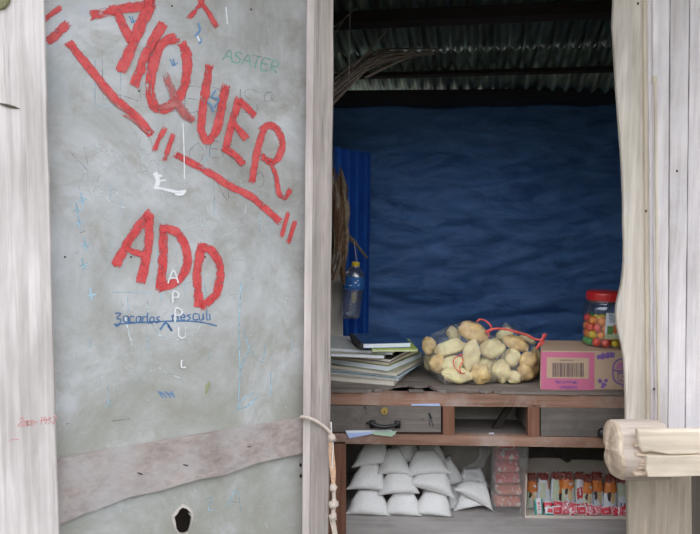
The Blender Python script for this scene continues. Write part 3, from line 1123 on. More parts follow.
mb.tube(pts, 0.0062, 8)
pts = sm([P(331, 520, 2.09), P(334, 534, 2.085), P(334, 548, 2.088), P(333, 565, 2.088)])
mb.tube(pts, 0.005, 8)
obj('rope_tail', mb, M['rope'], rope, smooth=True)
mb = MB()
mb.tube(sm([P(331, 422, 2.10), P(331.5, 432, 2.09), P(333, 445, 2.086), P(332, 470, 2.086)]), 0.002, 6)
obj('white_string', mb, plain('white_string', (.75, .72, .7), .9), rope, smooth=True)

# ================================================================= RIGHT SIDE OF THE OPENING
# live-edge post
rr = random.Random(9)
le = [(613.5, -60), (614, 0), (613, 25), (614, 50), (616, 75), (617.5, 100), (619, 125), (621.5, 150), (622.5, 175), (623.5, 200), (624, 225),
      (624.5, 245), (624, 262), (623, 275), (621.5, 285), (619.5, 295), (617.5, 303), (616.5, 313), (617, 325), (619, 335), (622, 345), (624, 357),
      (625.5, 375), (626, 400), (626.5, 430), (627, 470), (628, 510), (628.5, 560), (629, 760)]
le = [(x + rr.uniform(-.35, .35), y) for x, y in le]
le = [p for p in le if p[1] < 440]
re_ = [(648, -60), (648.5, 100), (649, 250), (650, 400), (650, 440)]
mb = MB().prism([P(x, y, 2.17) for x, y in le + re_[::-1]], (0, 0.018, 0))
tag(obj('post', mb, M['post_wood'], bevel=0.004), 'weathered grey post with a wavy natural edge, right of the opening', 'post')

le2 = [(627, 436), (627.5, 480), (628, 520), (628.7, 600), (629, 900)]
re2 = [(690, 436), (692, 480), (692.5, 560), (693, 900)]
mb = MB().prism([P(x, y, 2.195) for x, y in le2 + re2[::-1]], (0, 0.022, 0))
for v in mb.v:
    v.z = max(v.z, 0)
tag(obj('post', mb, M['post_low'], bevel=0.005), 'wide brownish post standing under the peeled log at the right', 'post')

wf = thing('wall_front_right', P(690, 450, 2.14), 'bleached vertical planks to the right of the opening', kind='structure')
planks = [((643.6, 647.6), (647.0, 651.5), 'bamboo', 2.158, 'thin yellow lath'),
          ((648.0, 652.5), (651.3, 656.0), 'plank_lilac', 2.150, None),
          ((652.6, 669.8), (655.3, 667.6), 'plank_lilac', 2.140, None),
          ((670.8, 689.3), (668.6, 684.8), 'plank_lilac', 2.138, None),
          ((690.2, 707), (685.7, 705), 'plank_lilac', 2.140, None),
          ((708, 740), (706, 739), 'plank_lilac', 2.142, None), ((741, 775), (740, 774), 'plank_lilac', 2.139, None)]
for k, ((a0, a1), (b0, b1), mt, Y, lab) in enumerate(planks):
    rr = random.Random(k + 30)
    ys = [-60 + 25 * j for j in range(21)]
    lft = [(a0 + (b0 - a0) * y / 435 + rr.uniform(-.25, .25), y) for y in ys]
    rgt = [(a1 + (b1 - a1) * y / 435 + rr.uniform(-.25, .25), y) for y in ys]
    mb = MB().prism([P(x, y, Y) for x, y in lft + rgt[::-1]], (0, 0.02, 0))
    o = obj('plank' if mt != 'bamboo' else 'lath', mb, M[mt], wf, bevel=0.0015)
    if lab:
        o['label'] = lab
# backing behind the seams and dark boards beneath
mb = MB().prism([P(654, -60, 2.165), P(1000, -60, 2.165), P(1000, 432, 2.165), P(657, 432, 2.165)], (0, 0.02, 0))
obj('backing_board', mb, plain('dark_reddish_board', (0.22, 0.13, 0.10), .9), wf)  # one even dark reddish colour
mb = MB().prism([P(640, 434, 2.25), P(1000, 434, 2.25), P(1000, 760, 2.25), P(640, 760, 2.25)], (0, 0.02, 0))
obj('lower_board', mb, M['dark_wall'], wf)
# little peg batten
mb = MB().prism([P(x, y, 2.134) for x, y in ((653.5, 76), (657.3, 75), (657.2, 82), (656.6, 84), (657.8, 200), (659, 330), (660.5, 436), (658.3, 436), (656.9, 330), (655.6, 200), (654.4, 83), (653.2, 82))], (0, 0.012, 0))
tag(obj('batten', mb, M['bamboo'], wf, bevel=0.001), 'thin split bamboo batten nailed over a plank seam')
mb = MB()
for (x, y) in ((677, 171), (646, 211), (654, 389), (638, 3.5)):
    mb.ellipsoid(P(x, y, 2.138), (0.0035, 0.003, 0.0045), nu=8, nv=6)
tag(obj('nail', mb, M['rust'], wf), kind='stuff')

# log rail: hewn round log with two flat split pieces nailed on its face
lg = thing('log', P(660, 480, 2.03), 'thick peeled log with an axe-cut end and split battens, fixed under the planks', 'log')
Lc = P(628, 449, 2.04)
rad = 0.088
mb = MB()


def logfn(u, v):
    th = 2 * PI * u
    x = v
    prof = [(0.0, .0), (0.0, .55), (0.004, .80), (0.010, .93), (0.02, .985), (0.05, 1.0), (0.08, 1.0), (0.12, 1.0), (0.155, .98)]
    i = int(round(v * (len(prof) - 1)))
    xx, k = prof[i]
    d = Vector((0, math.cos(th), math.sin(th)))
    q = rad * k * (1 + 0.05 * noise.noise(d * 1.3 + Vector((xx * 1.5, 0, 0))) + 0.02 * noise.noise(d * 4 + Vector((xx * 5, 4, 0))))
    # chop facets: lower front of the end is sliced obliquely
    sl = 0.0
    if d.z * k < 0.15 and k < 1.0:
        sl = (0.15 - d.z * k) * 0.010
    if d.y > 0:
        sl += d.y * k * 0.01
    return Vector((P(607, 449, 2.04).x + xx + sl + 0.012 * noise.noise(d * 2.0) * (1 if k < 1 else 0), Lc.y, Lc.z)) + d * q


mb.grid(logfn, 26, 8, closeu=True, mi=lambda u, v: 1 if v < 0.45 else 0)
obj('log_body', mb, [M['log_wood'], M['log_end']], lg, smooth=False, bevel=0)
for nm, pts, Y in (('split_piece', [(637.5, 430), (660, 430.5), (690, 430), (760, 428), (760, 454), (700, 454.5), (670, 455.5), (652, 452), (642, 453), (639, 446)], 1.940),
                   ('split_piece', [(647, 456), (675, 456.5), (700, 455.5), (760, 455), (760, 476), (700, 476), (670, 477), (648, 477), (646.5, 470)], 1.935)):
    mb = MB().prism([P(x, y, Y) for x, y in pts], (0, 0.024, 0))
    obj(nm, mb, M['fresh_wood'], lg, bevel=0.006)
mb = MB()
rr = random.Random(4)
for k in range(7):
    y = 447 + k * 4.4 + rr.uniform(-1.5, 1.5)
    a = P(635 + rr.uniform(-1, 7), y + rr.uniform(-2, 2), 1.948)
    b2 = P(646 + rr.uniform(-1, 2), y + rr.uniform(-1, 1), 1.945)
    mb.prism([a + Vector((0, 0, .004)), b2 + Vector((0, 0, .003)), b2 - Vector((0, 0, .004)), a - Vector((0, 0, .002))], (0, 0.02, 0))
tag(obj('splinter', mb, M['log_end'], lg), kind='stuff')

# ================================================================= DESK
YD = 2.36
DT = P(480, 391, YD).z            # desk top height
dyaw = math.radians(-0.6)


def DK(px, py, off=0.0):
    """point on the desk front plane, off pushes back into the desk"""
    return P(px, py, YD + off)


desk = thing('desk', Vector((DK(480, 534).x, YD + .25, 0)), 'old brown wooden desk with two drawers and an open shelf, used as shop counter', 'desk')


def dbox(name, px0, py0, px1, py1, off, depth, mat, lab=None, slope=0.0, parent=None, bevel=0.002, wob=0.0, seed=0):
    """board front given by its pixel rectangle, slope = extra px down at the right side"""
    rr = random.Random(seed)
    n = 12
    top = [(px0 + (px1 - px0) * k / n, py0 + slope * k / n + rr.uniform(-wob, wob)) for k in range(n + 1)]
    bot = [(px0 + (px1 - px0) * k / n, py1 + slope * k / n + rr.uniform(-wob, wob)) for k in range(n + 1)]
    mb = MB().prism([DK(x, y, off) for x, y in top + bot[::-1]], (0, depth, 0))
    return tag(obj(name, mb, M[mat], parent or desk, bevel=bevel), lab)


DEP = 0.60
# top board(s): front one has a broken, ragged edge
topz = DK(480, 391).z - 0.010
fx0, fx1 = DK(270, 391).x, DK(690, 391).x
mb = MB()
edge = []
rr = random.Random(21)
for k in range(61):
    t = k / 60
    x = fx0 + (fx1 - fx0) * t
    px = 270 + 420 * t
    y = YD - 0.006 + rr.uniform(-.003, .003)
    if 372 < px < 392:
        y += 0.022 + rr.uniform(0, .012)
    if 392 <= px < 438:
        y += 0.080 + rr.uniform(-.012, .012)
    if 438 <= px < 500:
        y += rr.uniform(0, .03)
    edge.append(Vector((x, y, topz + .001)))
mb.prism(edge + [Vector((fx1, YD + .13, topz + .001)), Vector((fx0, YD + .13, topz + .001))], (0, 0, 0.010))
tag(obj('top_board', mb, M['desk_top'], desk, bevel=0.0015), 'front top board with a broken ragged edge')
for k, (y0, y1) in enumerate(((.133, .33), (.333, DEP))):
    mb = MB().box(((fx0 + fx1) / 2, YD + (y0 + y1) / 2, topz + .006), (fx1 - fx0, y1 - y0, .010))
    obj('top_board', mb, M['desk_top'], desk, bevel=0.0015)
TOPZ = topz + .0112
# ragged chips lying in the break
mb = MB()
for (x, y, a, l) in ((378, 390, .2, .03), (452, 389, .1, .035), (470, 389.5, -.1, .03), (484, 390, .1, .03), (416, 388, .0, .05), (502, 390, .1, .02)):
    p = P(x, y, YD + .01)
    p.z = topz + .006
    mb.box(p, (l, .012, .009), Matrix.Rotation(a, 3, 'Z') @ Matrix.Rotation(a * .5, 3, 'Y'))
tag(obj('broken_chip', mb, M['desk_top'], desk), 'splintered chips along the broken edge', kind='stuff')

dbox('front_rail', 270, 391.5, 690, 404, 0, .028, 'desk_red', 'reddish brown rail under the desk top', 5, wob=.25)
dbox('front_rail', 270, 432.5, 690, 442.5, 0, .028, 'desk_red', 'reddish brown rail under the drawers', 6.5, wob=.25)
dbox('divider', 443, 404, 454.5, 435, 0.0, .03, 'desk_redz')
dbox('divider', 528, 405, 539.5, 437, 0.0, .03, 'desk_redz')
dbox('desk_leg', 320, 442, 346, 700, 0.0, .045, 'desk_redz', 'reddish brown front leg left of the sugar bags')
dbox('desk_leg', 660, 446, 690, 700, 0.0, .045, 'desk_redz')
dbox('desk_leg', 262, 404, 284, 700, 0.0, .045, 'desk_redz')
# boards inside
zs = P(480, 517, 2.52).z      # shelf height
SX0, SX1 = DK(318, 500).x, DK(690, 500).x
mb = MB().box(((SX0 + SX1) / 2, YD + .30, zs - .010), (SX1 - SX0, .60, .02))
tag(obj('shelf_board', mb, M['shelf'], desk, bevel=.002), 'dusty grey lower shelf board')
mb = MB().box(((SX0 + SX1) / 2, YD + .31, DK(480, 439).z - .0), (SX1 - SX0, .55, .008))
obj('drawer_base', mb, M['desk_grey'], desk)
bz0, bz1 = zs + 0.0, topz
mb = MB().box(((SX0 + SX1) / 2, YD + .595, (bz0 + bz1) / 2), (SX1 - SX0, .012, bz1 - bz0))
obj('back_panel', mb, M['plyback'], desk)
mb = MB().box((DK(449, 404, 0).x, YD + .25, DK(449, 420).z), (.018, .44, .10))
obj('drawer_partition', mb, M['desk_grey'], desk)
mb = MB().box((DK(534, 404, 0).x, YD + .25, DK(534, 420).z), (.018, .44, .10))
obj('drawer_partition', mb, M['desk_grey'], desk)
mb = MB().box((DK(345, 480, 0).x - .012, YD + .26, (zs + DK(345, 442).z) / 2), (.016, .44, DK(345, 442).z - zs))
obj('side_panel', mb, M['desk_grey'], desk)
mb = MB().box((SX1 - .008, YD + .27, (zs + topz) / 2), (.016, .46, topz - zs))
obj('side_panel', mb, M['desk_grey'], desk)
mb = MB().prism([P(442.5, 438, 2.74), P(526, 438, 2.74), P(526, 530, 2.74), P(443.5, 530, 2.74)], (0, .008, 0))
for v in mb.v:
    v.z = max(v.z, zs)
tag(obj('inner_panel', mb, M['plyback'], desk), 'dusty tan panel at the back of the lower shelf')
# oblique dark brace seen in the open bay
mb = MB()
a, b2 = DK(510, 402, .10), DK(492, 434, .10)
mb.prism([a, a + Vector((.022, 0, 0)), b2 + Vector((.018, 0, 0)), b2 - Vector((.010, 0, 0))], (0, .02, 0))
tag(obj('brace', mb, M['dark_wood'], desk), 'dark slanting brace inside the open drawer bay')
# grey sheet standing in open bay back
mb = MB().prism([DK(455, 402, .22), DK(530, 403, .22), DK(530, 437, .22), DK(455, 436, .22)], (0, .01, 0))
obj('bay_back', mb, M['plyback'], desk)

# drawer left with lock, handle
dl = dbox('drawer_front', 286, 405.5, 441, 431.5, -.002, .02, 'desk_grey', 'grey-brown left drawer front with brass lock and black handle', .8)
mb = MB()
rt = Matrix.Rotation(PI / 2, 3, 'X')
mb.lathe([(0, .006), (.0115, .006), (.0135, .003), (.0135, 0)], 20, DK(384.3, 411, -.002), rot=rt)
mb.lathe([(0, .009), (.007, .009), (.008, .006)], 16, DK(384.3, 411, -.002), rot=rt)
lk = obj('drawer_lock', mb, M['brass'], dl, smooth=False)
tag(lk, 'round brass lock')
mb = MB().box(DK(384.3, 412, -.012), (.0025, .002, .008))
obj('keyhole', mb, M['black_iron'], dl)
mb = MB()
for (x, y) in ((372.5, 424), (397.5, 424.5)):
    mb.box(DK(x, y, -.005), (.020, .006, .026))
    mb.tube([DK(x, y, -.006), DK(x, y, -.018)], .005, 8)
pts = sm([DK(366.5, 423, -.012), DK(371, 423, -.018), DK(376, 425.5, -.022), DK(385, 427.0, -.024), DK(393, 425.5, -.022), DK(399, 423.5, -.016)])
nn = len(pts)
mb.tube(pts, [.003 + .0045 * math.sin(PI * i / (nn - 1)) ** .7 for i in range(nn)], 8)
tag(obj('drawer_handle', mb, M['black_iron'], dl, smooth=True), 'black iron drop handle')
mb = MB()
FDk = lambda px, py, off=0.0: DK(px, py, -.0025 - off)
stroke(mb, [(429, 413), (430, 416), (431.5, 419)], 2.4, .0005, f=FDk)
stroke(mb, [(430, 419), (429.5, 426)], .9, .0005, f=FDk)
stroke(mb, [(431.5, 420), (433, 427)], .8, .0005, f=FDk)
stroke(mb, [(423, 419), (422, 420)], 1.2, .0005, f=FDk)
stroke(mb, [(364, 406), (366, 409)], 1.2, .0005, f=FDk)
tag(obj('ink_stain', mb, plain('black_ink', (.012, .02, .03), .5), dl, recalc=False), kind='stuff')
# right drawer with round knob
dr_ = dbox('drawer_front', 541, 407.5, 688, 436, .0, .02, 'desk_grey', 'grey right drawer front with a round black knob', 2.2)
mb = MB()
mb.lathe([(.006, 0), (.006, .010), (.012, .013), (.0185, .020), (.0195, .027), (.016, .034), (.008, .038), (0, .0385)], 20, DK(600.5, 431, 0), rot=rt)
tag(obj('knob', mb, M['black_iron'], dr_, smooth=True), 'round black knob')
# scuffs on the left drawer
# papers sticking out
pm = {'white': plain('white_paper', (.70, .72, .78), .8, var=.05), 'blue': plain('blue_white_paper', (.42, .52, .80), .8, var=.1),
      'green': plain('green_paper', (.42, .55, .42), .8, var=.1), 'pink': plain('pink_paper', (.65, .38, .42), .8, var=.1)}
ys = DK(370, 432.5)
for k, (pts, mt, lab) in enumerate((([(345.5, 431), (391, 430.2), (395.5, 434.2), (390, 436.4), (371, 433.6), (348, 436.0)], 'white', 'white paper sheet poking out below the left drawer'),
                                    ([(346.5, 433.0), (371, 432.2), (374, 433.6), (349, 438.4)], 'blue', 'blue and white leaflet poking out below the left drawer'),
                                    ([(371, 432.0), (397, 431.5), (392, 436.8), (374, 434.6)], 'green', 'pale green leaflet poking out below the left drawer handle'))):
    mb = MB().prism([DK(x, y, -.006 - .001 * k) for x, y in pts], (0, .004 - .001 * k, .0006))
    tag(obj('paper_sheet', mb, pm[mt]), lab, 'paper', 'papers caught in the left drawer')
mb = MB().prism([DK(x, y, -.003) for x, y in ((411, 404.2), (439.5, 403.8), (440, 406.0), (412, 405.5))], (0, .004, 0))
tag(obj('paper_sheet', mb, pm['blue']), 'bluish paper edge above the left drawer front', 'paper', 'papers caught in the left drawer')
mb = MB().prism([DK(x, y, .02) for x, y in ((489, 434), (494, 433.4), (495, 435.4), (490, 435.6))], (0, .012, 0))
tag(obj('paper_scrap', mb, pm['white']), 'tiny white paper scrap in the open drawer bay', 'paper')

# ================================================================= BOOKS
cream = plain('cream_pages', (.74, .68, .60), .9, var=.08, scale=200)
whitep = plain('white_pages', (.80, .83, .90), .85, var=.06, scale=200)
greyp = plain('grey_pages', (.62, .60, .58), .85, var=.08, scale=200)
covs = {'cream': plain('cream_cover', (.50, .45, .36), .7), 'blue': plain('blue_cover', (.03, .08, .20), .4, var=.2), 'navy': plain('navy_cover', (.025, .055, .12), .4),
        'green': plain('green_cover', (.22, .33, .14), .6, var=.3), 'dark': plain('black_cover', (.02, .02, .022), .5), 'yellow': plain('ochre_cover', (.42, .34, .08), .5, var=.3),
        'white': plain('white_cover', (.62, .62, .60), .5), 'teal': plain('teal_cover', (.06, .20, .24), .4), 'lime': plain('lime_cover', (.45, .55, .10), .5, var=.2)}
book_root = P(330, 386, 2.44)


def book(name, corner, w_, d_, h_, rot, cov, pg, label, cat='book', bend=0.0):
    """corner = front right bottom corner; local x runs left, y runs back"""
    t = thing(name, corner, label, cat, 'exercise books and magazines stacked on the desk')
    t.rotation_euler = (0, 0, rot)
    ct = min(.0016, h_ * .2)

    def sheet(z0, z1, x0, x1, y0, y1):
        mb = MB()
        n = 10
        top, bot = [], []

        def zz(x, y):
            return bend * (math.sin(PI * (-x) / w_) if bend > 0 else -(max(0, 1 + x / w_ * 2.2)) ** 2)
        for iy, y in enumerate((y0, y1)):
            for i in range(n + 1):
                x = x0 + (x1 - x0) * i / n
                top.append(Vector((x, y, z1 + zz(x, y))))
                bot.append(Vector((x, y, z0 + zz(x, y))))
        vs = top + bot
        m_ = n + 1
        fs = []
        for i in range(n):
            fs += [(i, i + 1, m_ + i + 1, m_ + i), (2 * m_ + i, 3 * m_ + i, 3 * m_ + i + 1, 2 * m_ + i + 1),
                   (i, 2 * m_ + i, 2 * m_ + i + 1, i + 1), (m_ + i, m_ + i + 1, 3 * m_ + i + 1, 3 * m_ + i)]
        fs += [(0, m_, 3 * m_, 2 * m_), (n, 2 * m_ + n, 3 * m_ + n, m_ + n)]
        mb.add(vs, fs)
        return mb
    obj('page_block', sheet(ct, h_ - ct, -w_ + .002, -.002, .002, d_ - .003), pg, t, world=False)
    obj('cover', sheet(h_ - ct, h_, -w_, 0, 0, d_), cov, t, world=False)
    obj('cover', sheet(0, ct, -w_, 0, 0, d_), cov, t, world=False)
    return t


mmpp = 2.41 / 700       # metres per pixel at the stack's front
zb = TOPZ
bz = zb + .0005
# (front-right px, height px, depth m, rot deg, cover, pages, label, width)
specs = [(394, 5.0, .30, -17, 'cream', cream, 'thick cream paperback at the very bottom of the book stack', .30),
         (398, 1.6, .29, -21, 'white', greyp, 'thin grey-white exercise book second from the bottom of the stack', .29),
         (398.5, 3.0, .28, -24, 'teal', whitep, 'white-paged book with dark teal cover near the bottom of the stack', .28),
         (396, 4.0, .27, -25, 'cream', cream, 'cream-paged book with frayed corner low in the stack', .28),
         (388, 6.0, .29, -30, 'green', whitep, 'white-paged book between green covers in the middle of the stack', .28),
         (388, 3.6, .28, -28, 'yellow', cream, 'cream-paged book with an ochre cover above the green-covered one', .28),
         (390, 3.4, .27, -24, 'dark', cream, 'cream-paged book with a black cover, upper middle of the stack', .28),
         (384, 3.6, .22, -8, 'cream', whitep, 'white-paged notebook with a cream cover, above the black-covered book', .27),
         (392, 3.4, .25, -14, 'white', whitep, 'limp magazine with white pages drooping at its right corner', .30),
         (417, 2.2, .20, 4, 'lime', greyp, 'thin magazine with a lime green cover, right under the top notebook', .16)]
for k, (fx, hp, dd, rt_, cv, pg, lab, ww) in enumerate(specs):
    c = P(fx, 386, 2.41)
    c.z = bz
    h = hp * mmpp
    c.y = 2.41 + (k % 3) * .004
    if k == 8:
        bz += .002
    book('magazine' if k >= 8 else 'book', c, ww, dd, h, math.radians(rt_), covs[cv], pg, lab, 'magazine' if k >= 8 else 'book')
    bz += h + .0006
    stack_top = bz
c = P(411, 347, 2.44)
c.z = bz + .0003
nb = book('notebook', c, .172, .20, 5.2 * mmpp, math.radians(10), covs['blue'], whitep, 'blue-covered notebook with a black spine on top of the book stack', 'notebook')
mb = MB().box((-.178, .10, 2.6 * mmpp), (.013, .20, 5.6 * mmpp))
obj('spine', mb, covs['dark'], nb, world=False, bevel=.002)
mb = MB()
for (x, y, a, b2) in ((-.10, .06, .07, .004), (-.06, .10, .05, .003), (-.12, .14, .05, .006)):
    mb.box((x, y, 5.2 * mmpp + .0004), (a, b2, .0004))
obj('cover_print', mb, plain('pale_blue_print', (.12, .2, .36), .5), nb, world=False)

# ================================================================= BREAD BAGS
crust = plain('golden_bread_crust', (.92, .56, .24), .55, var=.35, scale=30, coat=.12, bumpamt=.25)
crust2 = plain('pale_bread_crust', (.97, .74, .41), .55, var=.25, scale=26, coat=.12, bumpamt=.25)
k_ = 1 / 4.375
rolls = [  # px in zoom 5, half sizes, angle (deg, + = right end lower), depth, bag, label
    (130, 292, 40, 30, 70, 2.60, 0, 'bread roll at the upper left corner of the left bag'),
    (235, 240, 34, 28, 60, 2.62, 0, 'small darker bread roll at the top of the left bag, left of the tallest roll'),
    (222, 296, 66, 34, -18, 2.56, 0, 'long bread roll lying across the upper left of the left bag'),
    (320, 230, 62, 44, 28, 2.56, 0, 'large bread roll topping the left bag'),
    (312, 332, 68, 36, 95, 2.52, 0, 'upright oval bread roll in the middle of the left bag'),
    (402, 300, 52, 44, -25, 2.55, 0, 'round bread roll at the upper right of the left bag'),
    (168, 368, 42, 36, 60, 2.54, 0, 'bread roll at the lower left of the left bag'),
    (232, 368, 46, 32, -15, 2.52, 0, 'bread roll ringed by the red string'),
    (252, 434, 66, 33, 5, 2.50, 0, 'long bread roll at the bottom left of the left bag'),
    (352, 424, 44, 40, 40, 2.50, 0, 'bread roll at the bottom middle of the left bag'),
    (128, 345, 45, 22, 95, 2.63, 0, 'bread roll behind the lower left rolls of the left bag'),
    (372, 368, 46, 36, 10, 2.57, 0, 'bread roll behind the middle of the left bag'),
    (280, 400, 50, 34, 10, 2.60, 0, 'hidden back bread roll low in the left bag'),
    (200, 420, 40, 30, 10, 2.60, 0, 'bread roll behind the bottom left roll'),
    (458, 238, 36, 26, -20, 2.62, 1, 'bread roll at the top left of the right bag'),
    (505, 275, 58, 32, 25, 2.58, 1, 'long bread roll along the top of the right bag'),
    (560, 258, 38, 18, 25, 2.62, 1, 'thin pale bread roll under the red tie of the right bag'),
    (486, 340, 38, 40, 40, 2.55, 1, 'rounded bread roll in the middle left of the right bag'),
    (562, 352, 36, 38, 60, 2.55, 1, 'bread roll in the middle right of the right bag'),
    (444, 402, 50, 38, 75, 2.52, 1, 'upright bread roll at the lower left of the right bag'),
    (500, 432, 30, 26, 0, 2.51, 1, 'small bread roll at the bottom of the right bag'),
    (548, 402, 34, 36, 10, 2.54, 1, 'bread roll at the lower right of the right bag'),
    (594, 335, 42, 22, 80, 2.60, 1, 'bread roll at the right edge of the right bag'),
    (398, 414, 32, 32, 0, 2.54, 1, 'bread roll between the two bags at the bottom'),
    (582, 405, 36, 24, 100, 2.58, 1, 'bread roll at the lower right corner of the right bag'),
    (520, 370, 50, 40, 20, 2.62, 1, 'bread roll at the back of the right bag'),
]
hullpts = [[], []]
for i, (zx, zy, ha, hb, an, Y, bag, lab) in enumerate(rolls):
    px, py = 400 + zx * k_, 280 + zy * k_
    Y -= .055
    s = Y / 700
    c = P(px, py, Y)
    A, B = ha * k_ * s, hb * k_ * s
    A *= 1.08
    B *= 1.10
    c.z = max(c.z, TOPZ + max(B, A * abs(math.sin(math.radians(an)))) * .97 + .003)
    rot = Matrix.Rotation(math.radians(an), 3, 'Y')
    mb = MB()

    def fn(u, v, A=A, B=B, i=i, c=c, rot=rot):
        th = 2 * PI * u
        ph = PI * v
        d = Vector((math.cos(ph), math.sin(ph) * math.cos(th), math.sin(ph) * math.sin(th)))
        k2 = 1 + .26 * noise.noise(d * 1.4 + Vector((i * 3.3, 0, 0))) - .16 * abs(noise.noise(d * 2.6 + Vector((i * 1.7, 9, 0)))) + .06 * noise.noise(d * 5 + Vector((0, i * 2.1, 0)))
        q = Vector((d.x * A, d.y * B * .85, d.z * B)) * k2
        # the split along the top of the roll
        if d.y < -.2 and abs(d.z - .15) < .22:
            q *= 1 - .07 * (1 - abs(d.z - .15) / .22)
        return c + rot @ q
    mb.grid(fn, 22, 12, closeu=True)
    o = obj('bread_roll', mb, crust if (i * 7) % 3 == 0 else crust2, smooth=True)
    tag(o, 'golden ' + lab if 'darker' not in lab else lab, 'bread', 'bread rolls in the %s plastic bag' % ('left', 'right')[bag])
    for v in mb.v:
        hullpts[bag].append(v + (v - c) * .13)


def hullbag(pts, extra, seed, name='bag_film', mat=None, parent=None):
    bm = bmesh.new()
    for p in pts[::3] + extra:
        p = Vector(p)
        p.z = max(p.z, TOPZ + .0015)
        bm.verts.new(p)
    r = bmesh.ops.convex_hull(bm, input=bm.verts)
    junk = [v for v in bm.verts if not v.link_faces]
    bmesh.ops.delete(bm, geom=junk, context='VERTS')
    bmesh.ops.dissolve_limit(bm, angle_limit=math.radians(9), verts=bm.verts, edges=bm.edges)
    bmesh.ops.triangulate(bm, faces=bm.faces)
    for _ in range(3):
        long = [e for e in bm.edges if e.calc_length() > .022]
        bmesh.ops.subdivide_edges(bm, edges=long, cuts=1)
        bmesh.ops.triangulate(bm, faces=bm.faces)
    bm.normal_update()
    for v in bm.verts:
        q = v.co * 26 + Vector((seed, 0, 0))
        v.co += v.normal * (.006 * noise.noise(q) + .003 * noise.noise(q * 2.7) - .004)
        v.co.z = max(v.co.z, TOPZ + .001)
    me = bpy.data.meshes.new(name)
    loc = parent.location
    bmesh.ops.translate(bm, vec=-loc, verts=bm.verts)
    bm.to_mesh(me)
    bm.free()
    me.materials.append(mat)
    me.polygons.foreach_set('use_smooth', [True] * len(me.polygons))
    o = bpy.data.objects.new(name, me)
    COL.objects.link(o)
    o.parent = parent
    return o


def zp(x, y, Y):
    return P(400 + x * k_, 280 + y * k_, Y - .055)


bA = thing('plastic_bag', Vector((zp(270, 430, 2.55).x, 2.56, TOPZ)), 'clear plastic bag full of golden bread rolls beside the book stack', 'plastic bag', 'clear bags of bread on the desk')
hullbag(hullpts[0], [zp(95, 258, 2.60), zp(178, 462, 2.49), zp(255, 182, 2.58), zp(430, 445, 2.50), zp(395, 235, 2.58), zp(140, 440, 2.60)], 1, 'bag_film', M['film'], bA)
bB = thing('plastic_bag', Vector((zp(510, 430, 2.55).x, 2.57, TOPZ)), 'clear plastic bag of bread rolls next to the pink and brown box', 'plastic bag', 'clear bags of bread on the desk')
hullbag(hullpts[1], [zp(608, 330, 2.60), zp(480, 450, 2.50), zp(600, 420, 2.56), zp(460, 180, 2.6), zp(400, 240, 2.6)], 5, 'bag_film', M['film'], bB)
redp = plain('red_plastic_string', (.75, .10, .08), .35, var=.25, scale=60, coat=.3)
mb = MB()


def ribbon(mb, pts, wd):
    q = sm(pts, 6)
    vs = []
    for i, p in enumerate(q):
        t = (q[min(i + 1, len(q) - 1)] - q[max(i - 1, 0)]).normalized()
        s = t.cross(Vector((0, -1, 0)))
        s.normalize()
        tw = math.sin(i * .9) * .4
        s = s * math.cos(tw) + Vector((0, 1, 0)) * math.sin(tw)
        k3 = wd * (1 + .25 * math.sin(i * 1.7))
        vs += [p - s * k3, p + s * k3]
    b = len(mb.v)
    # closed thin strip with thickness
    vs2 = [v + Vector((0, .001, 0)) for v in vs]
    fs = []
    n = len(vs)
    for i in range(0, n - 2, 2):
        fs += [(i, i + 1, i + 3, i + 2), (n + i, n + i + 2, n + i + 3, n + i + 1), (i, i + 2, n + i + 2, n + i), (i + 1, n + i + 1, n + i + 3, i + 3)]
    mb.add(vs + vs2, fs)


ribbon(mb, [zp(268, 325, 2.475), zp(238, 345, 2.475), zp(236, 375, 2.475), zp(262, 405, 2.47), zp(285, 408, 2.475)], .0018)
ribbon(mb, [zp(268, 325, 2.475), zp(275, 355, 2.47), zp(262, 380, 2.47), zp(266, 410, 2.468)], .0022)
tag(obj('red_tie', mb, redp, bA, smooth=True), 'red string ringing one roll')
mb = MB()
ribbon(mb, [zp(335, 185, 2.53), zp(352, 172, 2.53), zp(380, 182, 2.53), zp(400, 208, 2.53), zp(384, 232, 2.53)], .003)
ribbon(mb, [zp(384, 232, 2.53), zp(390, 250, 2.535)], .003)
obj('red_tie', mb, redp, bA, smooth=True)
mb = MB()
ribbon(mb, [zp(372, 228, 2.53), zp(410, 214, 2.53), zp(460, 215, 2.535), zp(500, 225, 2.535), zp(550, 240, 2.54), zp(595, 260, 2.54), zp(625, 258, 2.54), zp(640, 235, 2.54)], .0042)
ribbon(mb, [zp(632, 238, 2.54), zp(618, 270, 2.54), zp(596, 302, 2.54)], .005)
ribbon(mb, [zp(600, 262, 2.54), zp(630, 268, 2.545), zp(612, 290, 2.54)], .003)
obj('red_tie', mb, redp, bB, smooth=True)

# ================================================================= PINK BOX
pinkm = plain('pink_print', (.64, .17, .29), .6, var=.06, scale=12)
purp = plain('purple_print', (.22, .12, .36), .7, var=.1)
brw = plain('barcode_ink', (.13, .09, .10), .8)
bluep = plain('blue_print', (.16, .10, .38), .7)
YB = 2.388
zt_ = P(580, 351, YB).z
bx0, bx1 = P(540.5, 370, YB).x, P(652, 370, YB).x
zbx = TOPZ + .0008
carton = thing('carton_box', Vector(((bx0 + bx1) / 2, YB + .12, TOPZ)), 'pink and brown cardboard box with a barcode, upside down under the candy jar', 'box')
mb = MB().prism([Vector((bx0, YB, zbx)), Vector((bx1, YB, zbx)), Vector((bx1, YB, zt_)), Vector((bx0, YB, zt_))], (.052, .20, 0))
obj('box_body', mb, M['card'], carton, bevel=.002)
FBX = lambda px, py, off=0.0: P(px, py, YB - .0008 - off)


def flat(name, px, mat, off=0.0, parent=carton, f=FBX):
    mb = MB()
    a = [f(x, y, off) for x, y in px]
    mb.prism(a, (0, .0006, 0))
    return obj(name, mb, mat, parent)


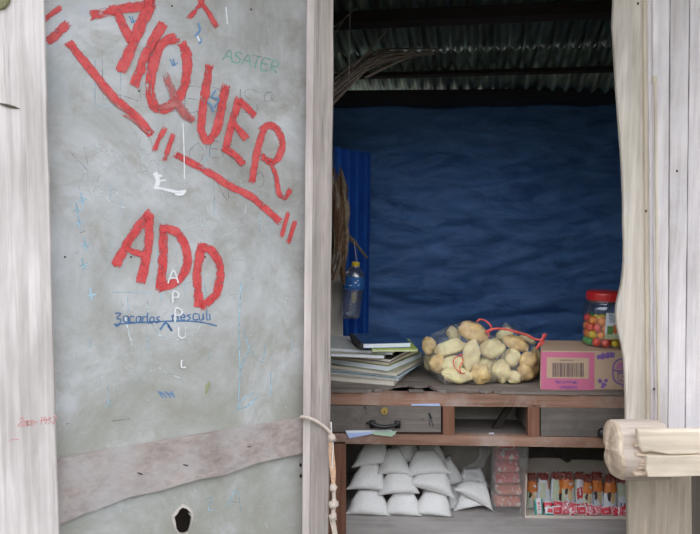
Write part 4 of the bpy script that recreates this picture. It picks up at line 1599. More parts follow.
zz = zt_ - .0005
yT, yBt = 351.6, 389.5
flat('pink_panel', [(541, yT + .2), (594.5, yT + 1.0), (594.5, 390.3), (541, 389.3)], pinkm)
flat('barcode_label', [(547, 357.2), (589, 358.2), (588.6, 378.8), (546.6, 378)], M['card'], .0008)
mb = MB()
rr = random.Random(6)
x = 552.3
while x < 584:
    wd = rr.choice([.4, .5, .8, 1.1])
    mb.prism([FBX(x, 363, .0016), FBX(x + wd, 363, .0016), FBX(x + wd, 376.8, .0016), FBX(x, 376.8, .0016)], (0, .0004, 0))
    x += wd + rr.choice([.45, .6, .9])
tag(obj('barcode', mb, brw, carton), 'brown printed barcode')


def text_mesh(body, size, mat, name, center, rotz, parent, f_up=True):
    cu = bpy.data.curves.new(name, 'FONT')
    cu.body = body
    cu.size = size
    cu.align_x = 'CENTER'
    cu.align_y = 'CENTER'
    cu.extrude = .0002
    cu.offset = size * .02
    tmp = bpy.data.objects.new(name, cu)
    COL.objects.link(tmp)
    dg = bpy.context.evaluated_depsgraph_get()
    me = bpy.data.meshes.new_from_object(tmp.evaluated_get(dg))
    bpy.data.objects.remove(tmp)
    me.name = name
    me.materials.clear()
    me.materials.append(mat)
    o = bpy.data.objects.new(name, me)
    COL.objects.link(o)
    o.parent = parent
    o.rotation_euler = (PI / 2, rotz, 0)
    o.location = Vector(center) - wloc(parent)
    return o


text_mesh('CONTENT :', .0125, bluep, 'printed_text', FBX(567.5, 387.0, .001), PI, carton)
text_mesh('180 pcs X 24g', .0135, bluep, 'printed_text', FBX(567, 382.2, .001), PI, carton)
text_mesh('8 992745 680018 0', .006, brw, 'printed_text', FBX(567, 360.2, .0018), PI, carton)
# purple emblems on the brown side: generic word blob, shield shape, small crest (all upside down)
mb = MB()
for (x, y, s) in ((599, 357, 1.), (603, 356.4, 1.2), (607.5, 355.8, 1.25), (612, 355.2, 1.15)):
    mb.ellipsoid(FBX(x, y), (.009 * s, .0006, .0085 * s), Matrix.Rotation(.3, 3, 'Y'), 10, 6, .5, x)
obj('printed_emblem', mb, purp, carton)
mb = MB()
for (x, y, s) in ((600, 381, .9), (604, 384.5, 1.0), (606, 380.5, .8), (602.5, 387, .6)):
    mb.ellipsoid(FBX(x, y), (.009 * s, .0006, .008 * s), Matrix.Rotation(.5, 3, 'Y'), 9, 6, .6, x)
obj('printed_emblem', mb, purp, carton)
mb = MB()
ring = [(613, 371), (614, 364), (618, 360), (624, 359), (630, 361), (633, 366), (634, 372), (633, 380), (628, 384), (620, 384), (615, 381), (613, 376)]
stroke(mb, ring + [ring[0]], 1.5, .0006, f=FBX)
stroke(mb, [(612, 370), (620, 371), (634, 370)], 1.6, .0008, f=FBX)
stroke(mb, [(618, 373), (618, 381), (630, 381), (630, 373), (618, 373)], 1.2, .0008, f=FBX, smooth=False)
stroke(mb, [(621, 380), (621, 375), (627, 380), (627, 375)], 1.0, .001, f=FBX, smooth=False)
stroke(mb, [(622, 386), (626, 388), (629, 386)], 1.3, .001, f=FBX)
obj('printed_emblem', mb, purp, carton, recalc=False)
flat('printed_emblem', [(615, 369), (618, 363), (624, 361), (630, 364), (632, 369)], plain('pinkish_print', (.55, .22, .38), .7), .0004)

# ================================================================= CANDY JAR
JY = 2.50
jr = .0785
jc = P(604, 352, JY)
jc.z = zt_ + .0012
jz = jc.z
ztop = P(604, 291, JY).z
H = ztop - jz
jar = thing('candy_jar', jc, 'clear plastic jar with red lid, half full of bright round candies, on the box', 'jar')
prof = [(0, .001), (jr * .88, .001), (jr * .97, .006), (jr, .016), (jr, H * .62), (jr * .99, H * .70), (jr * .93, H * .76), (jr * .86, H * .79), (jr * .84, H * .84)]
mb = MB().lathe(prof, 40, jc)
obj('jar_body', mb, M['jar'], jar, smooth=True)
mb = MB().lathe([(jr * .87, H * .805), (jr * .89, H * .81), (jr * .89, H * .84), (jr * .87, H * .845)], 40, jc)
obj('neck_ring', mb, plain('smoky_clear_ring', (.10, .06, .07), .2, coat=.5), jar, smooth=True)
mb = MB()
lidp = []
mb2 = []
seg = 72
lp_ = [(0, H), (jr * .80, H), (jr * .87, H - .004), (jr * .885, H - .010), (jr * .885, H * .85)]
mb.lathe(lp_, seg, jc)
for i, v in enumerate(mb.v):
    ringi = i // seg
    if ringi >= 3 and (i % 3 == 0):
        vv = v - jc
        vv.x *= .975
        vv.y *= .975
        mb.v[i] = jc + vv
obj('red_lid', mb, plain('red_lid_plastic', (.50, .02, .02), .35, var=.1, coat=.3), jar, smooth=True)
# sticker wrapped on the jar front
mb = MB()


def stk(u, v, r=jr + .0008):
    a = -PI / 2 + math.radians(-20 + 36 * u)
    return jc + Vector((math.cos(a) * r, math.sin(a) * r, H * (.18 + .47 * v)))


def stm(u, v):
    if v < .18:
        return 3
    if v < .48 and (u - .35) ** 2 + (v - .35) ** 2 * .8 < .05:
        return 1
    if v < .55 and (u - .72) ** 2 + (v - .4) ** 2 < .045:
        return 2
    if v > .62 and abs(u - .5 + (v - .6) * .3) < .22 and (int(u * 14) + int(v * 16)) % 2:
        return 4
    return 0


mb.grid(lambda u, v: stk(u * (1 - .25 * max(0, v - .5)) + .12 * max(0, v - .5), v), 20, 22, mi=stm)
obj('jar_label', mb, [plain('white_label', (.62, .66, .70), .5), plain('green_fruit_print', (.10, .22, .06), .6), plain('orange_fruit_print', (.55, .17, .06), .6),
                      plain('pale_green_band', (.45, .52, .32), .6), plain('label_ink', (.12, .16, .22), .6)], jar, smooth=True, recalc=False)
cols = {'red': (.85, .07, .04), 'orange': (.95, .28, .01), 'yellow': (.82, .66, .03), 'green': (.04, .40, .08)}
cm = {k: plain(k + '_candy', v, .3, var=.1, scale=80, coat=.4) for k, v in cols.items()}
rr = random.Random(17)
br = .0150
smesh = {}
want = {(0, 0): 'green', (0, 1): 'green', (0, 2): 'red', (0, 3): 'yellow', (0, 4): 'orange'}
cnt = 0


def candy(p, col, lab):
    global cnt
    if col not in smesh:
        mb = MB().ellipsoid((0, 0, 0), (br, br, br), nu=14, nv=10)
        o = obj('round_candy', mb, cm[col], world=False, smooth=True)
        smesh[col] = o
    else:
        o = smesh[col].copy()
        COL.objects.link(o)
    o.location = p
    tag(o, lab, 'candy', 'candies in the jar')
    cnt += 1


front = {0: ['green', 'green', 'red', 'red', 'yellow', 'orange'], 1: ['orange', 'yellow', 'orange', 'orange', 'orange', 'orange'],
         2: ['orange', 'red', 'red', 'orange', 'orange', 'red'], 3: ['yellow', 'orange', 'orange', 'red', 'orange', 'yellow']}
rows = ('bottom', 'second', 'third', 'top')
for layer in range(4):
    z = jz + .002 + br + layer * br * 1.72
    for (rad_, n) in ((jr - br - .002, 12), (jr - 3.05 * br - .002, 6)):
        for k in range(n):
            a = -PI / 2 + (k - (0 if layer % 2 else .5)) * 2 * PI / n
            if layer == 3 and (k + n) % 3 == 0 and rad_ > .05:
                continue
            if rad_ > .05:
                kk = (k + 3) % n
                col = front[layer][kk] if kk < 6 else rr.choice(list(cols))
            else:
                col = rr.choice(['orange', 'orange', 'red', 'yellow'])
            if rad_ > .05 and (k + 3) % n < 6:
                lab = 'glossy %s candy, %s in the %s layer at the jar front' % (col, ('leftmost', 'second from left', 'third from left', 'fourth from left', 'fifth from left', 'sixth from left')[(k + 3) % n], rows[layer])
            else:
                lab = 'round glossy %s candy hidden deeper in the jar' % col
            p = Vector((jc.x + math.cos(a) * rad_, jc.y + math.sin(a) * rad_, z + rr.uniform(-.0006, .0006)))
            candy(p, col, lab)

# ================================================================= SUGAR BAGS
sugar, snt, sb = new_mat('white_sugar_in_plastic')
mp = coords(snt, (260,) * 3)
n1 = N(snt, 'ShaderNodeTexNoise', Scale=1.0, Detail=3.0)
snt.links.new(mp.outputs[0], n1.inputs['Vector'])
r1 = ramp(snt, n1.outputs[0], [(.3, (.70, .68, .67)), (.7, (.84, .83, .82))])
snt.links.new(r1.outputs[0], sb.inputs['Base Color'])
sb.inputs['Roughness'].default_value = .7
sb.inputs['Coat Weight'].default_value = .9
sb.inputs['Coat Roughness'].default_value = .12
mp = coords(snt, (38,) * 3)
n2 = N(snt, 'ShaderNodeTexNoise', Scale=1.0, Detail=3.0, Distortion=1.2)
snt.links.new(mp.outputs[0], n2.inputs['Vector'])
bb = N(snt, 'ShaderNodeBump')
bb.inputs['Strength'].default_value = 1.0
bb.inputs['Distance'].default_value = .012
snt.links.new(n2.outputs[0], bb.inputs['Height'])
snt.links.new(bb.outputs[0], sb.inputs['Coat Normal'])
bump(snt, sb, n1.outputs[0], .2, .001)


def sugar_bag(bl, br_, tr, tl, Yb, Yt, T, label, seed, neck=None, zfix=None):
    cb = [P(bl[0], bl[1], Yb), P(br_[0], br_[1], Yb), P(tr[0], tr[1], Yt), P(tl[0], tl[1], Yt)]
    t = thing('sugar_bag', ((cb[0] + cb[1]) / 2), label, 'sugar bag', 'plastic bags of white sugar on the lower shelf')
    nrm = (cb[1] - cb[0]).cross(cb[3] - cb[0]).normalized()
    if nrm.y > 0:
        nrm = -nrm
    mb = MB()
    nu, nv = 18, 16

    def sheet(sgn):
        def fn(u, v):
            U, V = 2 * u - 1, 2 * v - 1
            p = (cb[0] * (1 - u) + cb[1] * u) * (1 - v) + (cb[3] * (1 - u) + cb[2] * u) * v
            cenp = sum(cb, Vector()) / 4
            # edges draw in between the corners
            k = 1 - .10 * (1 - U * U) * (abs(V) ** 6) - .08 * (1 - V * V) * (abs(U) ** 6)
            p = cenp + (p - cenp) * k * 1.05
            p += (cb[0] - cb[1]).normalized() * (.30 * U * T * 1.6 * max(0, v - .55) / .45 * abs(U)) * 1.2
            p -= (cb[0] - cb[1]).normalized() * (.12 * T * 1.6 * (1 - v) ** 4 * U ** 3)
            sag = .25 * (1 - v)
            th = T * (max(0, (1 - U ** 2)) * max(0, (1 - V ** 4))) ** .48 * (.75 + sag)
            th *= 1 + .10 * noise.noise(Vector((U * 1.6, V * 1.6, seed)))
            wr = .0016 * noise.noise(Vector((U * 7, V * 2.5, seed * 2.2))) * (abs(V) + .3)
            # belly hangs low in front
            p = p + nrm * (th * (1.0 if sgn > 0 else -.55) + wr * sgn)
            p.z -= .35 * th * (1 if sgn > 0 else .4) * (1 - v) * .5
            p.z = max(p.z, zs + .001)
            return p
        return fn
    mb.grid(sheet(1), nu, nv)
    mb.grid(sheet(-1), nu, nv)
    obj('sugar_fill', mb, sugar, t, smooth=True)
    if neck:
        mbn = MB()
        a, b2, c3 = [P(*q) for q in neck]

        def nf(u, v):
            base = cb[3] * (1 - u) + cb[2] * u
            top = (a * (1 - u) + c3 * u)
            mid = b2
            q = base * (1 - v) ** 2 + mid * 2 * v * (1 - v) + top * v ** 2
            return q + Vector((.004 * noise.noise(Vector((u * 7, v * 5, seed))), -.012 * noise.noise(Vector((u * 9, v * 4, seed + 4))), 0))
        mbn.grid(nf, 14, 10)
        obj('plastic_neck', mbn, M['film_soft'], t, smooth=True, recalc=False)
    return t


SB = [  # bl, br, tr, tl, Yb, Yt, T, label
    ((348, 514), (389, 517), (385, 489), (353, 489), 2.520, 2.570, .038, 'bottom left bag of white sugar in the stack'),
    ((385, 514), (421, 518), (417, 489), (389, 490), 2.520, 2.570, .036, 'middle sugar bag of the bottom row'),
    ((416, 514), (451, 519), (449, 491), (419, 490), 2.520, 2.570, .036, 'right sugar bag of the bottom row'),
    ((349, 489), (385, 491), (383, 463), (357, 464), 2.534, 2.584, .036, 'left sugar bag of the middle row'),
    ((380, 495), (417, 493), (412, 466), (385, 467), 2.527, 2.577, .036, 'middle sugar bag of the middle row'),
    ((410, 485), (452, 497), (449, 469), (417, 468), 2.527, 2.577, .038, 'right sugar bag of the middle row with a drooping right corner'),
    ((354, 467), (385, 464), (391, 442), (361, 443), 2.555, 2.605, .034, 'upper left sugar bag, gathered toward its top right'),
    ((379, 474), (411, 475), (403, 447), (383, 448), 2.541, 2.591, .040, 'middle sugar bag of the top row, plumpest'),
    ((407, 477), (449, 473), (439, 449), (411, 449), 2.541, 2.591, .038, 'right sugar bag of the top row, pointed at its lower right corner'),
    ((390, 462), (421, 462), (420, 443), (388, 443), 2.611, 2.631, .034, 'sugar bag behind the top row, just left of its middle gap'),
    ((416, 466), (446, 466), (443, 443), (415, 443), 2.625, 2.645, .036, 'sugar bag behind the right end of the top row'),
    ((441, 488), (464, 482), (452, 455), (441, 460), 2.625, 2.645, .026, 'slanting sugar bag behind the right side of the stack'),
    ((446, 512), (466, 512), (462, 484), (446, 484), 2.597, 2.637, .026, 'half hidden sugar bag at the right foot of the stack'),
    ((455, 486), (488, 487), (484, 468), (460, 468), 2.639, 2.659, .030, 'sugar bag at the back between the stack and the pink packs'),
    ((455, 511), (487, 505), (480, 488), (460, 484), 2.569, 2.609, .028, 'lowest sugar bag of the right pair'),
    ((456, 490), (491, 509), (488, 484), (459, 480), 2.548, 2.588, .028, 'upper sugar bag of the right pair, leaning on the pink packs'),
]
for i, sbs in enumerate(SB):
    neck = None
    if i == 13:
        neck = ((478, 447, 2.67), (484, 462, 2.65), (493, 450, 2.65))
    if i == 6:
        neck = ((392, 443.5, 2.60), (392, 445, 2.60), (401, 444.5, 2.60))
    if i == 11:
        neck = ((449, 452, 2.67), (450, 455, 2.67), (455, 453, 2.67))
    if i == 15:
        neck = ((462, 470, 2.62), (470, 478, 2.60), (486, 474, 2.62))
    sugar_bag(*sbs[:7], 'clear plastic ' + sbs[7] if 'sugar bag' not in sbs[7] else sbs[7], i + 1, neck)

# ================================================================= PINK WAFER PACKS IN CLEAR BAG
pk = plain('pink_pack_print', (.72, .15, .16), .35, var=.25, scale=120, coat=.4)
pk2 = plain('salmon_pack_print', (.74, .27, .20), .35, var=.3, scale=160, coat=.4)
pk3 = plain('red_pack_print', (.62, .06, .05), .35, var=.25, scale=100, coat=.4)
pkw = plain('cream_pack_print', (.72, .58, .52), .4, var=.15, scale=120, coat=.4)
rowsP = [(493, 520, 494.5, 506, pk2, 'salmon pink biscuit pack at the bottom of the clear bag'),
         (495, 521, 483, 494, pk2, 'salmon pink biscuit pack second from the bottom'),
         (493, 519, 471.5, 482.5, pk, 'pink biscuit pack in the middle of the clear bag'),
         (494, 519, 460, 471, pk, 'pink biscuit pack second from the top'),
         (494, 518, 448.5, 459.5, pk, 'pink biscuit pack just below the topmost red one'),
         (494.5, 517.5, 441, 447.8, pk3, 'red biscuit pack at the top of the clear bag')]
pl = []
for i, (x0, x1, y0, y1, mt, lab) in enumerate(rowsP):
    Y = 2.575
    a, b2 = P(x0, (y0 + y1) / 2, Y), P(x1, (y0 + y1) / 2, Y)
    r_ = (P(x0, y0, Y) - P(x0, y1, Y)).length / 2 * .98
    mb = MB()

    def fn(u, v, a=a, b2=b2, r_=r_, i=i):
        th = 2 * PI * u
        k = min(1, math.sin(PI * min(max(v, .0), 1)) * 4) ** .4 if 0 < v < 1 else .35
        if v in (0, 1):
            k = .12
        p = a.lerp(b2, v)
        w2 = 1 + .05 * math.cos(4 * th) + .03 * math.sin(th * 6 + v * 30)
        return p + Vector((0, math.cos(th) * r_ * 1.9 * k, math.sin(th) * r_ * k)) * w2

    def mi(u, v):
        q = noise.noise(Vector((u * 9, v * 9, i * 4.1)))
        return 1 if q > .28 or (.12 < v < .88 and .60 < u < .68) or (.1 < v < .9 and int(v * 24) % 3 == 0 and .68 < u < .76) else 0
    mb.grid(fn, 20, 26, closeu=True, mi=mi)
    if y0 < 500 and i:
        pass
    t = obj('biscuit_pack', mb, [mt, pkw], smooth=True)
    t.location.z += max(0, zs + .001 - min(v.z for v in mb.v))
    tag(t, lab, 'snack', 'pink biscuit packs in the tall clear bag')
bg_ = thing('plastic_bag', Vector((P(507, 480, 2.575).x, 2.575, zs)), 'tall clear plastic bag holding pink biscuit packs on the lower shelf', 'plastic bag')
mb = MB()
a0, a1 = P(490, 508, 2.575), P(526, 508, 2.575)
zt0, zt1 = P(500, 443.0, 2.575).z, P(500, 443.0, 2.575).z


def bfn(u, v):
    th = 2 * PI * u
    cx = (a0.x + a1.x) / 2
    hw = (a1.x - a0.x) / 2
    z = zs + .002 + (zt0 - zs) * v
    ce, se = math.cos(th), math.sin(th)
    sx = math.copysign(abs(ce) ** .45, ce) * hw * (.96 + .04 * math.sin(v * 9))
    sy = math.copysign(abs(se) ** .6, se) * .052
    nn_ = noise.noise(Vector((sx * 30, sy * 30, v * 7))) * .004
    return Vector((cx + sx + nn_, 2.575 + sy + nn_ * 1.6, z))


mb.grid(bfn, 44, 30, closeu=True)
obj('bag_film', mb, film('shiny_crinkled_film', .04, .44, rough=.08, crinkle=1.6, cscale=80, zs_=.3), bg_, smooth=True, recalc=False)

# ================================================================= SNACK CARTON
Yc = 2.515
sc_ = thing('open_carton', Vector((P(585, 520, Yc).x, Yc + .1, zs)), 'open low cardboard carton of hanging snack sachets on the lower shelf', 'carton')
cx0, cx1 = P(525, 520, Yc).x, P(648, 520, Yc).x
zB = zs + .0008
hb = P(560, 459, Yc + .19).z
yb_ = Yc + .19
# back wall with torn notch
xs0, xs1 = P(526, 459, yb_).x, P(655, 459, yb_).x
pts = [Vector((cx0, yb_, zB)), Vector((cx1, yb_, zB)), Vector((cx1, yb_, hb - .01))]
for (x, y) in ((612, 461.5), (590, 460), (572, 459.5), (570.5, 462), (567, 463), (564, 461), (562, 460), (560, 458.5), (545, 458)):
    q = P(x, y, yb_)
    pts.append(q)
pts.append(Vector((cx0, yb_, hb)))
mb = MB().prism(pts, (0, .003, 0))
obj('carton_back', mb, M['card_grey'], sc_)
mb = MB().prism([Vector((cx0, Yc, zB)), Vector((cx0, yb_, zB)), Vector((cx0, yb_, hb)), Vector((cx0, Yc, P(526, 475, Yc).z))], (.003, 0, 0))
obj('carton_side', mb, M['card_grey'], sc_)
mb = MB().prism([Vector((cx1, Yc, zB)), Vector((cx1, yb_, zB)), Vector((cx1, yb_, hb - .01)), Vector((cx1, Yc, P(526, 480, Yc).z))], (.003, 0, 0))
obj('carton_side', mb, M['card_grey'], sc_)
mb = MB().box(((cx0 + cx1) / 2, (Yc + yb_) / 2, zB + .001), (cx1 - cx0, yb_ - Yc, .002))
obj('carton_bottom', mb, M['card_grey'], sc_)
mb = MB().box(((cx0 + cx1) / 2, Yc, zB + .005), (cx1 - cx0, .003, .010))
obj('carton_front', mb, M['card_grey'], sc_)

S_w = plain('sachet_white', (.72, .74, .80), .35, var=.05, coat=.4)
S_o = plain('sachet_orange', (.72, .22, .05), .35, var=.2, scale=90, coat=.4)
S_r = plain('sachet_maroon', (.22, .035, .025), .25, var=.5, scale=120, coat=.6)
S_g = plain('sachet_pale_green', (.55, .60, .45), .4, var=.1, coat=.4)
S_b = plain('sachet_dark_blot', (.06, .025, .03), .4, var=.3, coat=.4)
S_n = plain('sachet_noodle_cream', (.68, .50, .28), .4, var=.2, scale=200, coat=.3)
S_red = plain('sachet_red', (.60, .04, .05), .35, coat=.4)
S_bl = plain('sachet_blue', (.05, .10, .35), .35, coat=.4)
SM = [S_w, S_o, S_r, S_g, S_b, S_n, S_red, S_bl]


def pat(kind):
    def f(u, v):
        # u across 0..1, v up 0..1
        if v > .80:
            return 2
        if kind == 0:      # full picture: orange crown, dark swirl, noodles, white foot
            if v > .50:
                return 0 if (abs(v - .68) < .03 and .5 < u < .85) else 1
            if (u - .30 + (.45 - v) * .5) ** 2 + (v - .44) ** 2 * .5 < .012 + .01 * noise.noise(Vector((u * 8, v * 8, 1))):
                return 4
            if (u - .55) ** 2 + (v - .34) ** 2 < .035:
                return 5
            return 3 if u < .3 and v < .5 else 0
        if kind == 1:      # mostly back side: pale panel
            if u > .78 and v > .5:
                return 1
            return 3 if .15 < u < .62 and .2 < v < .72 else 0
        if kind == 2:      # half turned
            if u > .6:
                return 1 if v > .35 else 4
            return 3 if u > .15 and v > .15 else 0
        if kind == 3:      # nutrition panel with red box
            if .25 < u < .75 and .28 < v < .62 and not (.42 < u < .58 and .34 < v < .56):
                return 6
            if v > .66 and u > .3:
                return 0
            return 3 if u < .2 else 0
        if kind == 4:      # like 0 with blue and red foot mark
            if v > .52:
                return 1
            if (u - .3) ** 2 + (v - .44) ** 2 < .02:
                return 4
            if (u - .6) ** 2 + (v - .38) ** 2 < .03:
                return 5
            if .05 < v < .2 and u > .55 and (int(u * 16) % 2 == 0):
                return 7
            return 0
        if kind == 5:      # white with green-red
            if v < .25 and u > .5:
                return 6
            if v < .3 and u > .2 and int(u * 10) % 2:
                return 7
            return 3 if v > .45 else 0
    return f


def sachet(x0, x1, y0, y1, Y, kind, lab, seed, lean=0.0):
    bot0, bot1 = P(x0 - 1.6, y1, Y), P(x1 + 1.6, y1, Y)
    top0, top1 = P(x0 + .6, y0, Y + .02), P(x1 - .6, y0, Y + .02)
    mb = MB()

    def sh_(sg):
        def fn(u, v):
            p = (bot0 * (1 - u) + bot1 * u) * (1 - v) + (top0 * (1 - u) + top1 * u) * v
            U, V = 2 * u - 1, 2 * v - 1
            th = .014 * (max(0, 1 - U * U) * max(0, 1 - abs(V) ** 3)) ** .5
            if v > .78:
                th *= 1 + .3 * math.sin(u * 30)
                p.x += .0025 * math.sin(v * 60 + seed)
                p.z += .004 * math.sin(u * 19 + seed) * (v - .78) * 4
            p.x += lean * v
            pin = 1 - .18 * max(0, 1 - abs(v - .80) / .10)
            cxp = ((top0 + top1) / 2).x + lean * v
            p.x = cxp + (p.x - cxp) * pin
            p.y += -sg * th + .0015 * noise.noise(Vector((u * 6, v * 8, seed)))
            p.z = max(p.z, zs + .004)
            return p
        return fn
    pf_ = pat(kind)
    mb.grid(sh_(1), 22, 40, mi=lambda u, v: pf_(min(.99, max(.01, u + .06 * noise.noise(Vector((u * 5, v * 7, seed * 3.3))))), v + .07 * noise.noise(Vector((u * 4, v * 4, seed * 1.7)))))
    mb.grid(sh_(-1), 16, 26, mi=lambda u, v: 0 if v < .8 else 2)
    o = obj('snack_sachet', mb, SM, smooth=True)
    tag(o, lab, 'snack', 'snack sachets standing in the open carton')


xsS = [(527.5, 537.5, 473, 508, 0, 'orange and white snack sachet at the left end of the carton row'),
       (538.5, 549.5, 473, 502, 1, 'snack sachet turned to its pale back, second from the left'),
       (550.5, 562.5, 472, 503, 2, 'half turned pale green and orange sachet, third from the left'),
       (563, 574.5, 472, 503, 0, 'orange snack sachet right of the half turned one'),
       (574, 583.5, 472, 506, 3, 'snack sachet showing a red printed box on its back'),
       (583.5, 592.5, 474, 510, 0, 'orange snack sachet right of the red-boxed one'),
       (592.5, 603.5, 472, 509, 4, 'orange and white sachet third from the right'),
       (604.5, 616.5, 474, 510, 4, 'orange and white sachet beside the post with blue foot mark'),
       (617, 628, 475, 511, 5, 'pale green and blue sachet partly behind the post'),
       (629, 640, 474, 510, 0, 'snack sachet wholly behind the post')]
for i, (x0, x1, y0, y1, kd, lab) in enumerate(xsS[:9]):
    sachet(x0, x1, y0, y1 + 1, 2.588 - (i % 2) * .010, kd, lab, i, R.uniform(-.006, .007))
# small red and white packets along the carton's front
W_w = plain('packet_white', (.75, .72, .74), .35, coat=.4)
W_r = plain('packet_red', (.68, .06, .09), .35, var=.15, coat=.4)
W_t = plain('packet_teal', (.03, .38, .34), .35, coat=.4)
W_p = plain('packet_pink', (.70, .20, .24), .35, var=.2, scale=90, coat=.4)


def packet(cx, cy, w_, h_, Y, ang, style, lab, seed):
    c = P(cx, cy, Y)
    s = Y / 700
    W, Hh = w_ * s / 2, h_ * s / 2
    c.z = max(c.z, zs + .0035 + Hh * abs(math.cos(ang)) + W * abs(math.sin(ang)) * .98)
    rot = Matrix.Rotation(ang, 3, 'Y')
    mb = MB()

    def mi(u, v):
        edge_ = min(u, 1 - u)
        if style == 'teal':
            if edge_ < .24:
                return 2
            if .34 < u < .66 and .25 < v < .8:
                return 3 if int(v * 10) % 2 else 0
            return 0
        if style == 'tealfoot':
            if v < .25:
                return 2
            return 1 if .2 < u < .8 and .4 < v < .85 and (u - .5) ** 2 + (v - .6) ** 2 < .09 else 0
        if style == 'red':
            return 0 if (v < .15 or v > .88 or (abs(v - .5) < .12 and .3 < u < .7 and int(u * 12) % 2)) else 1
        q = noise.noise(Vector((u * 3.5, v * 3.0, seed * 2.3 + .5)))
        return 0 if (u < .08 or abs(q) < .09) else (3 if q > .12 else 1)

    def sh_(sg):
        def fn(u, v):
            U, V = 2 * u - 1, 2 * v - 1
            th = .007 * (max(0, 1 - U ** 4) * max(0, 1 - V ** 2)) ** .5
            return c + rot @ Vector((U * W, -sg * th, V * Hh)) + Vector((0, .004 * V, 0))
        return fn
    mb.grid(sh_(1), 14, 12, mi=mi)
    mb.grid(sh_(-1), 14, 12)
    o = obj('small_packet', mb, [W_w, W_r, W_t, W_p], smooth=True)
    tag(o, lab, 'snack', 'small red and white packets at the front of the carton')


packet(538.5, 509.5, 8.5, 16, 2.540, -.06, 'teal', 'teal and white packet standing at the left front of the carton', 1)
packet(548, 505, 8.8, 6.6, 2.552, 0, 'red', 'red and white packet on top, right of the teal one', 2)
packet(549.5, 513.5, 9.5, 8.5, 2.535, 0.05, 'tealfoot', 'white packet with red heart shape and teal foot edge', 3)
px_ = 557
nms = ['just right of the teal-footed packet', 'second past the teal-footed packet', 'left of the middle of the front row', 'in the middle of the front row',
       'right of the middle of the front row', 'fourth from the post in the front row', 'third from the post in the front row', 'beside the post in the front row', 'just behind the post in the front row']
for k in range(9):
    packet(px_ + k * 8.2, 514.2 + (k % 2) * .5, 9.6, 9.0, 2.535 + .004 * (k % 2), R.uniform(-.22, .1), 'red' if k % 3 == 0 else 'mix', 'red and white packet ' + nms[k], k)
nm2 = ['right of the topmost left one', 'second of the upper row past the teal one', 'in the middle of the upper row', 'right of the middle of the upper row', 'at the right end of the upper row']
for k in range(5):
    packet(558 + k * 8.4, 504.5 + k * .9, 9.2, 7.4, 2.552 + .003 * (k % 2), R.uniform(-.1, .25), 'mix' if k % 2 else 'red', 'red and white packet ' + nm2[k], k)

# ================================================================= LEFT INSIDE: BLUE SHEET, POST, BOTTLE, DRIED PLANTS
mb = MB()
pa, pb = P(333, 300, 3.05), P(369, 300, 3.30)
nrib = 4
BZT = P(350, 150, 3.15).z


def bsf(u, v):
    p = pa.lerp(pb, u)
    ph = u * nrib * 2 * PI
    k = .018 * max(-1, min(1, 1.8 * math.sin(ph)))
    z = BZT * (1 - v)
    return Vector((p.x + k * .5, p.y - k, z))


mb.grid(bsf, 84, 4)
o = tag(obj('ribbed_sheet', mb, M['blue_sheet'], recalc=False), 'bright blue ribbed sheet in the left corner behind the bottle', 'sheet')
so = o.modifiers.new('solid', 'SOLIDIFY')
so.thickness = .002
mb = MB().prism([P(312, 262, 2.74), P(341.5, 262, 2.74), P(341.0, 345, 2.74), P(341, 520, 2.74), P(312, 520, 2.74)], (0, .05, 0))
q = MB().prism([P(312, 226, 2.96), P(342, 226, 2.96), P(343, 700, 2.96), P(312, 700, 2.96)], (0, .05, 0))
for v in q.v:
    v.z = max(v.z, 0.0)
tag(obj('support_post', q, M['post_wood'], bevel=.003), 'short grey wooden post behind the door edge, under the dried leaves', 'post')

# bottle
bt = P(349.5, 318, 2.86)
bot = thing('water_bottle', bt, 'clear plastic water bottle with blue label and yellow cap, hanging at the left', 'bottle')
Hb = (P(351.5, 262, 2.86).z - bt.z)
rb = 10.5 * 2.86 / 700
tilt = Matrix.Rotation(math.radians(6), 3, 'Y')
pf = [(0, .004), (rb * .6, .0), (rb * .92, .006), (rb, .016)]
for k in range(7):
    z = .022 + k * .0125
    pf += [(rb * .955, z), (rb, z + .006)]
pf += [(rb, Hb * .52), (rb * 1.0, Hb * .74), (rb * .93, Hb * .80), (rb * .70, Hb * .86), (rb * .42, Hb * .91), (rb * .33, Hb * .93), (rb * .33, Hb * .955)]
mb = MB().lathe(pf, 28, bt, rot=tilt)
obj('bottle_body', mb, M['bottle'], bot, smooth=True)
mb = MB().lathe([(rb * 1.01, Hb * .53), (rb * 1.015, Hb * .54), (rb * 1.015, Hb * .745), (rb * 1.01, Hb * .75)], 28, bt, rot=tilt)
tag(obj('bottle_label', mb, plain('blue_label', (.03, .14, .42), .4, var=.5, scale=50), bot, smooth=True), 'blue label')
mb = MB()
for (dx, dz, sx, sz) in ((.008, Hb * .66, .010, .007), (.020, Hb * .62, .006, .005), (-.012, Hb * .60, .012, .003), (.015, Hb * .70, .008, .003)):
    mb.box(bt + tilt @ Vector((dx, -math.sqrt((rb * 1.03) ** 2 - dx ** 2), dz)), (sx, .0008, sz))
obj('label_mark', mb, pm['white'], bot)
mb = MB().lathe([(0, Hb * 1.01), (rb * .30, Hb * 1.01), (rb * .38, Hb * 1.0), (rb * .38, Hb * .94), (rb * .34, Hb * .935)], 20, bt, rot=tilt)
tag(obj('bottle_cap', mb, plain('yellow_cap', (.75, .55, .03), .4), bot, smooth=True), 'yellow cap')
mb = MB()
mb.ellipsoid(bt + Vector((.018, -.002, .085)), (.010, .006, .022), lump=.4)
obj('inner_tag', mb, plain('ochre_inside', (.40, .32, .12), .6), bot)

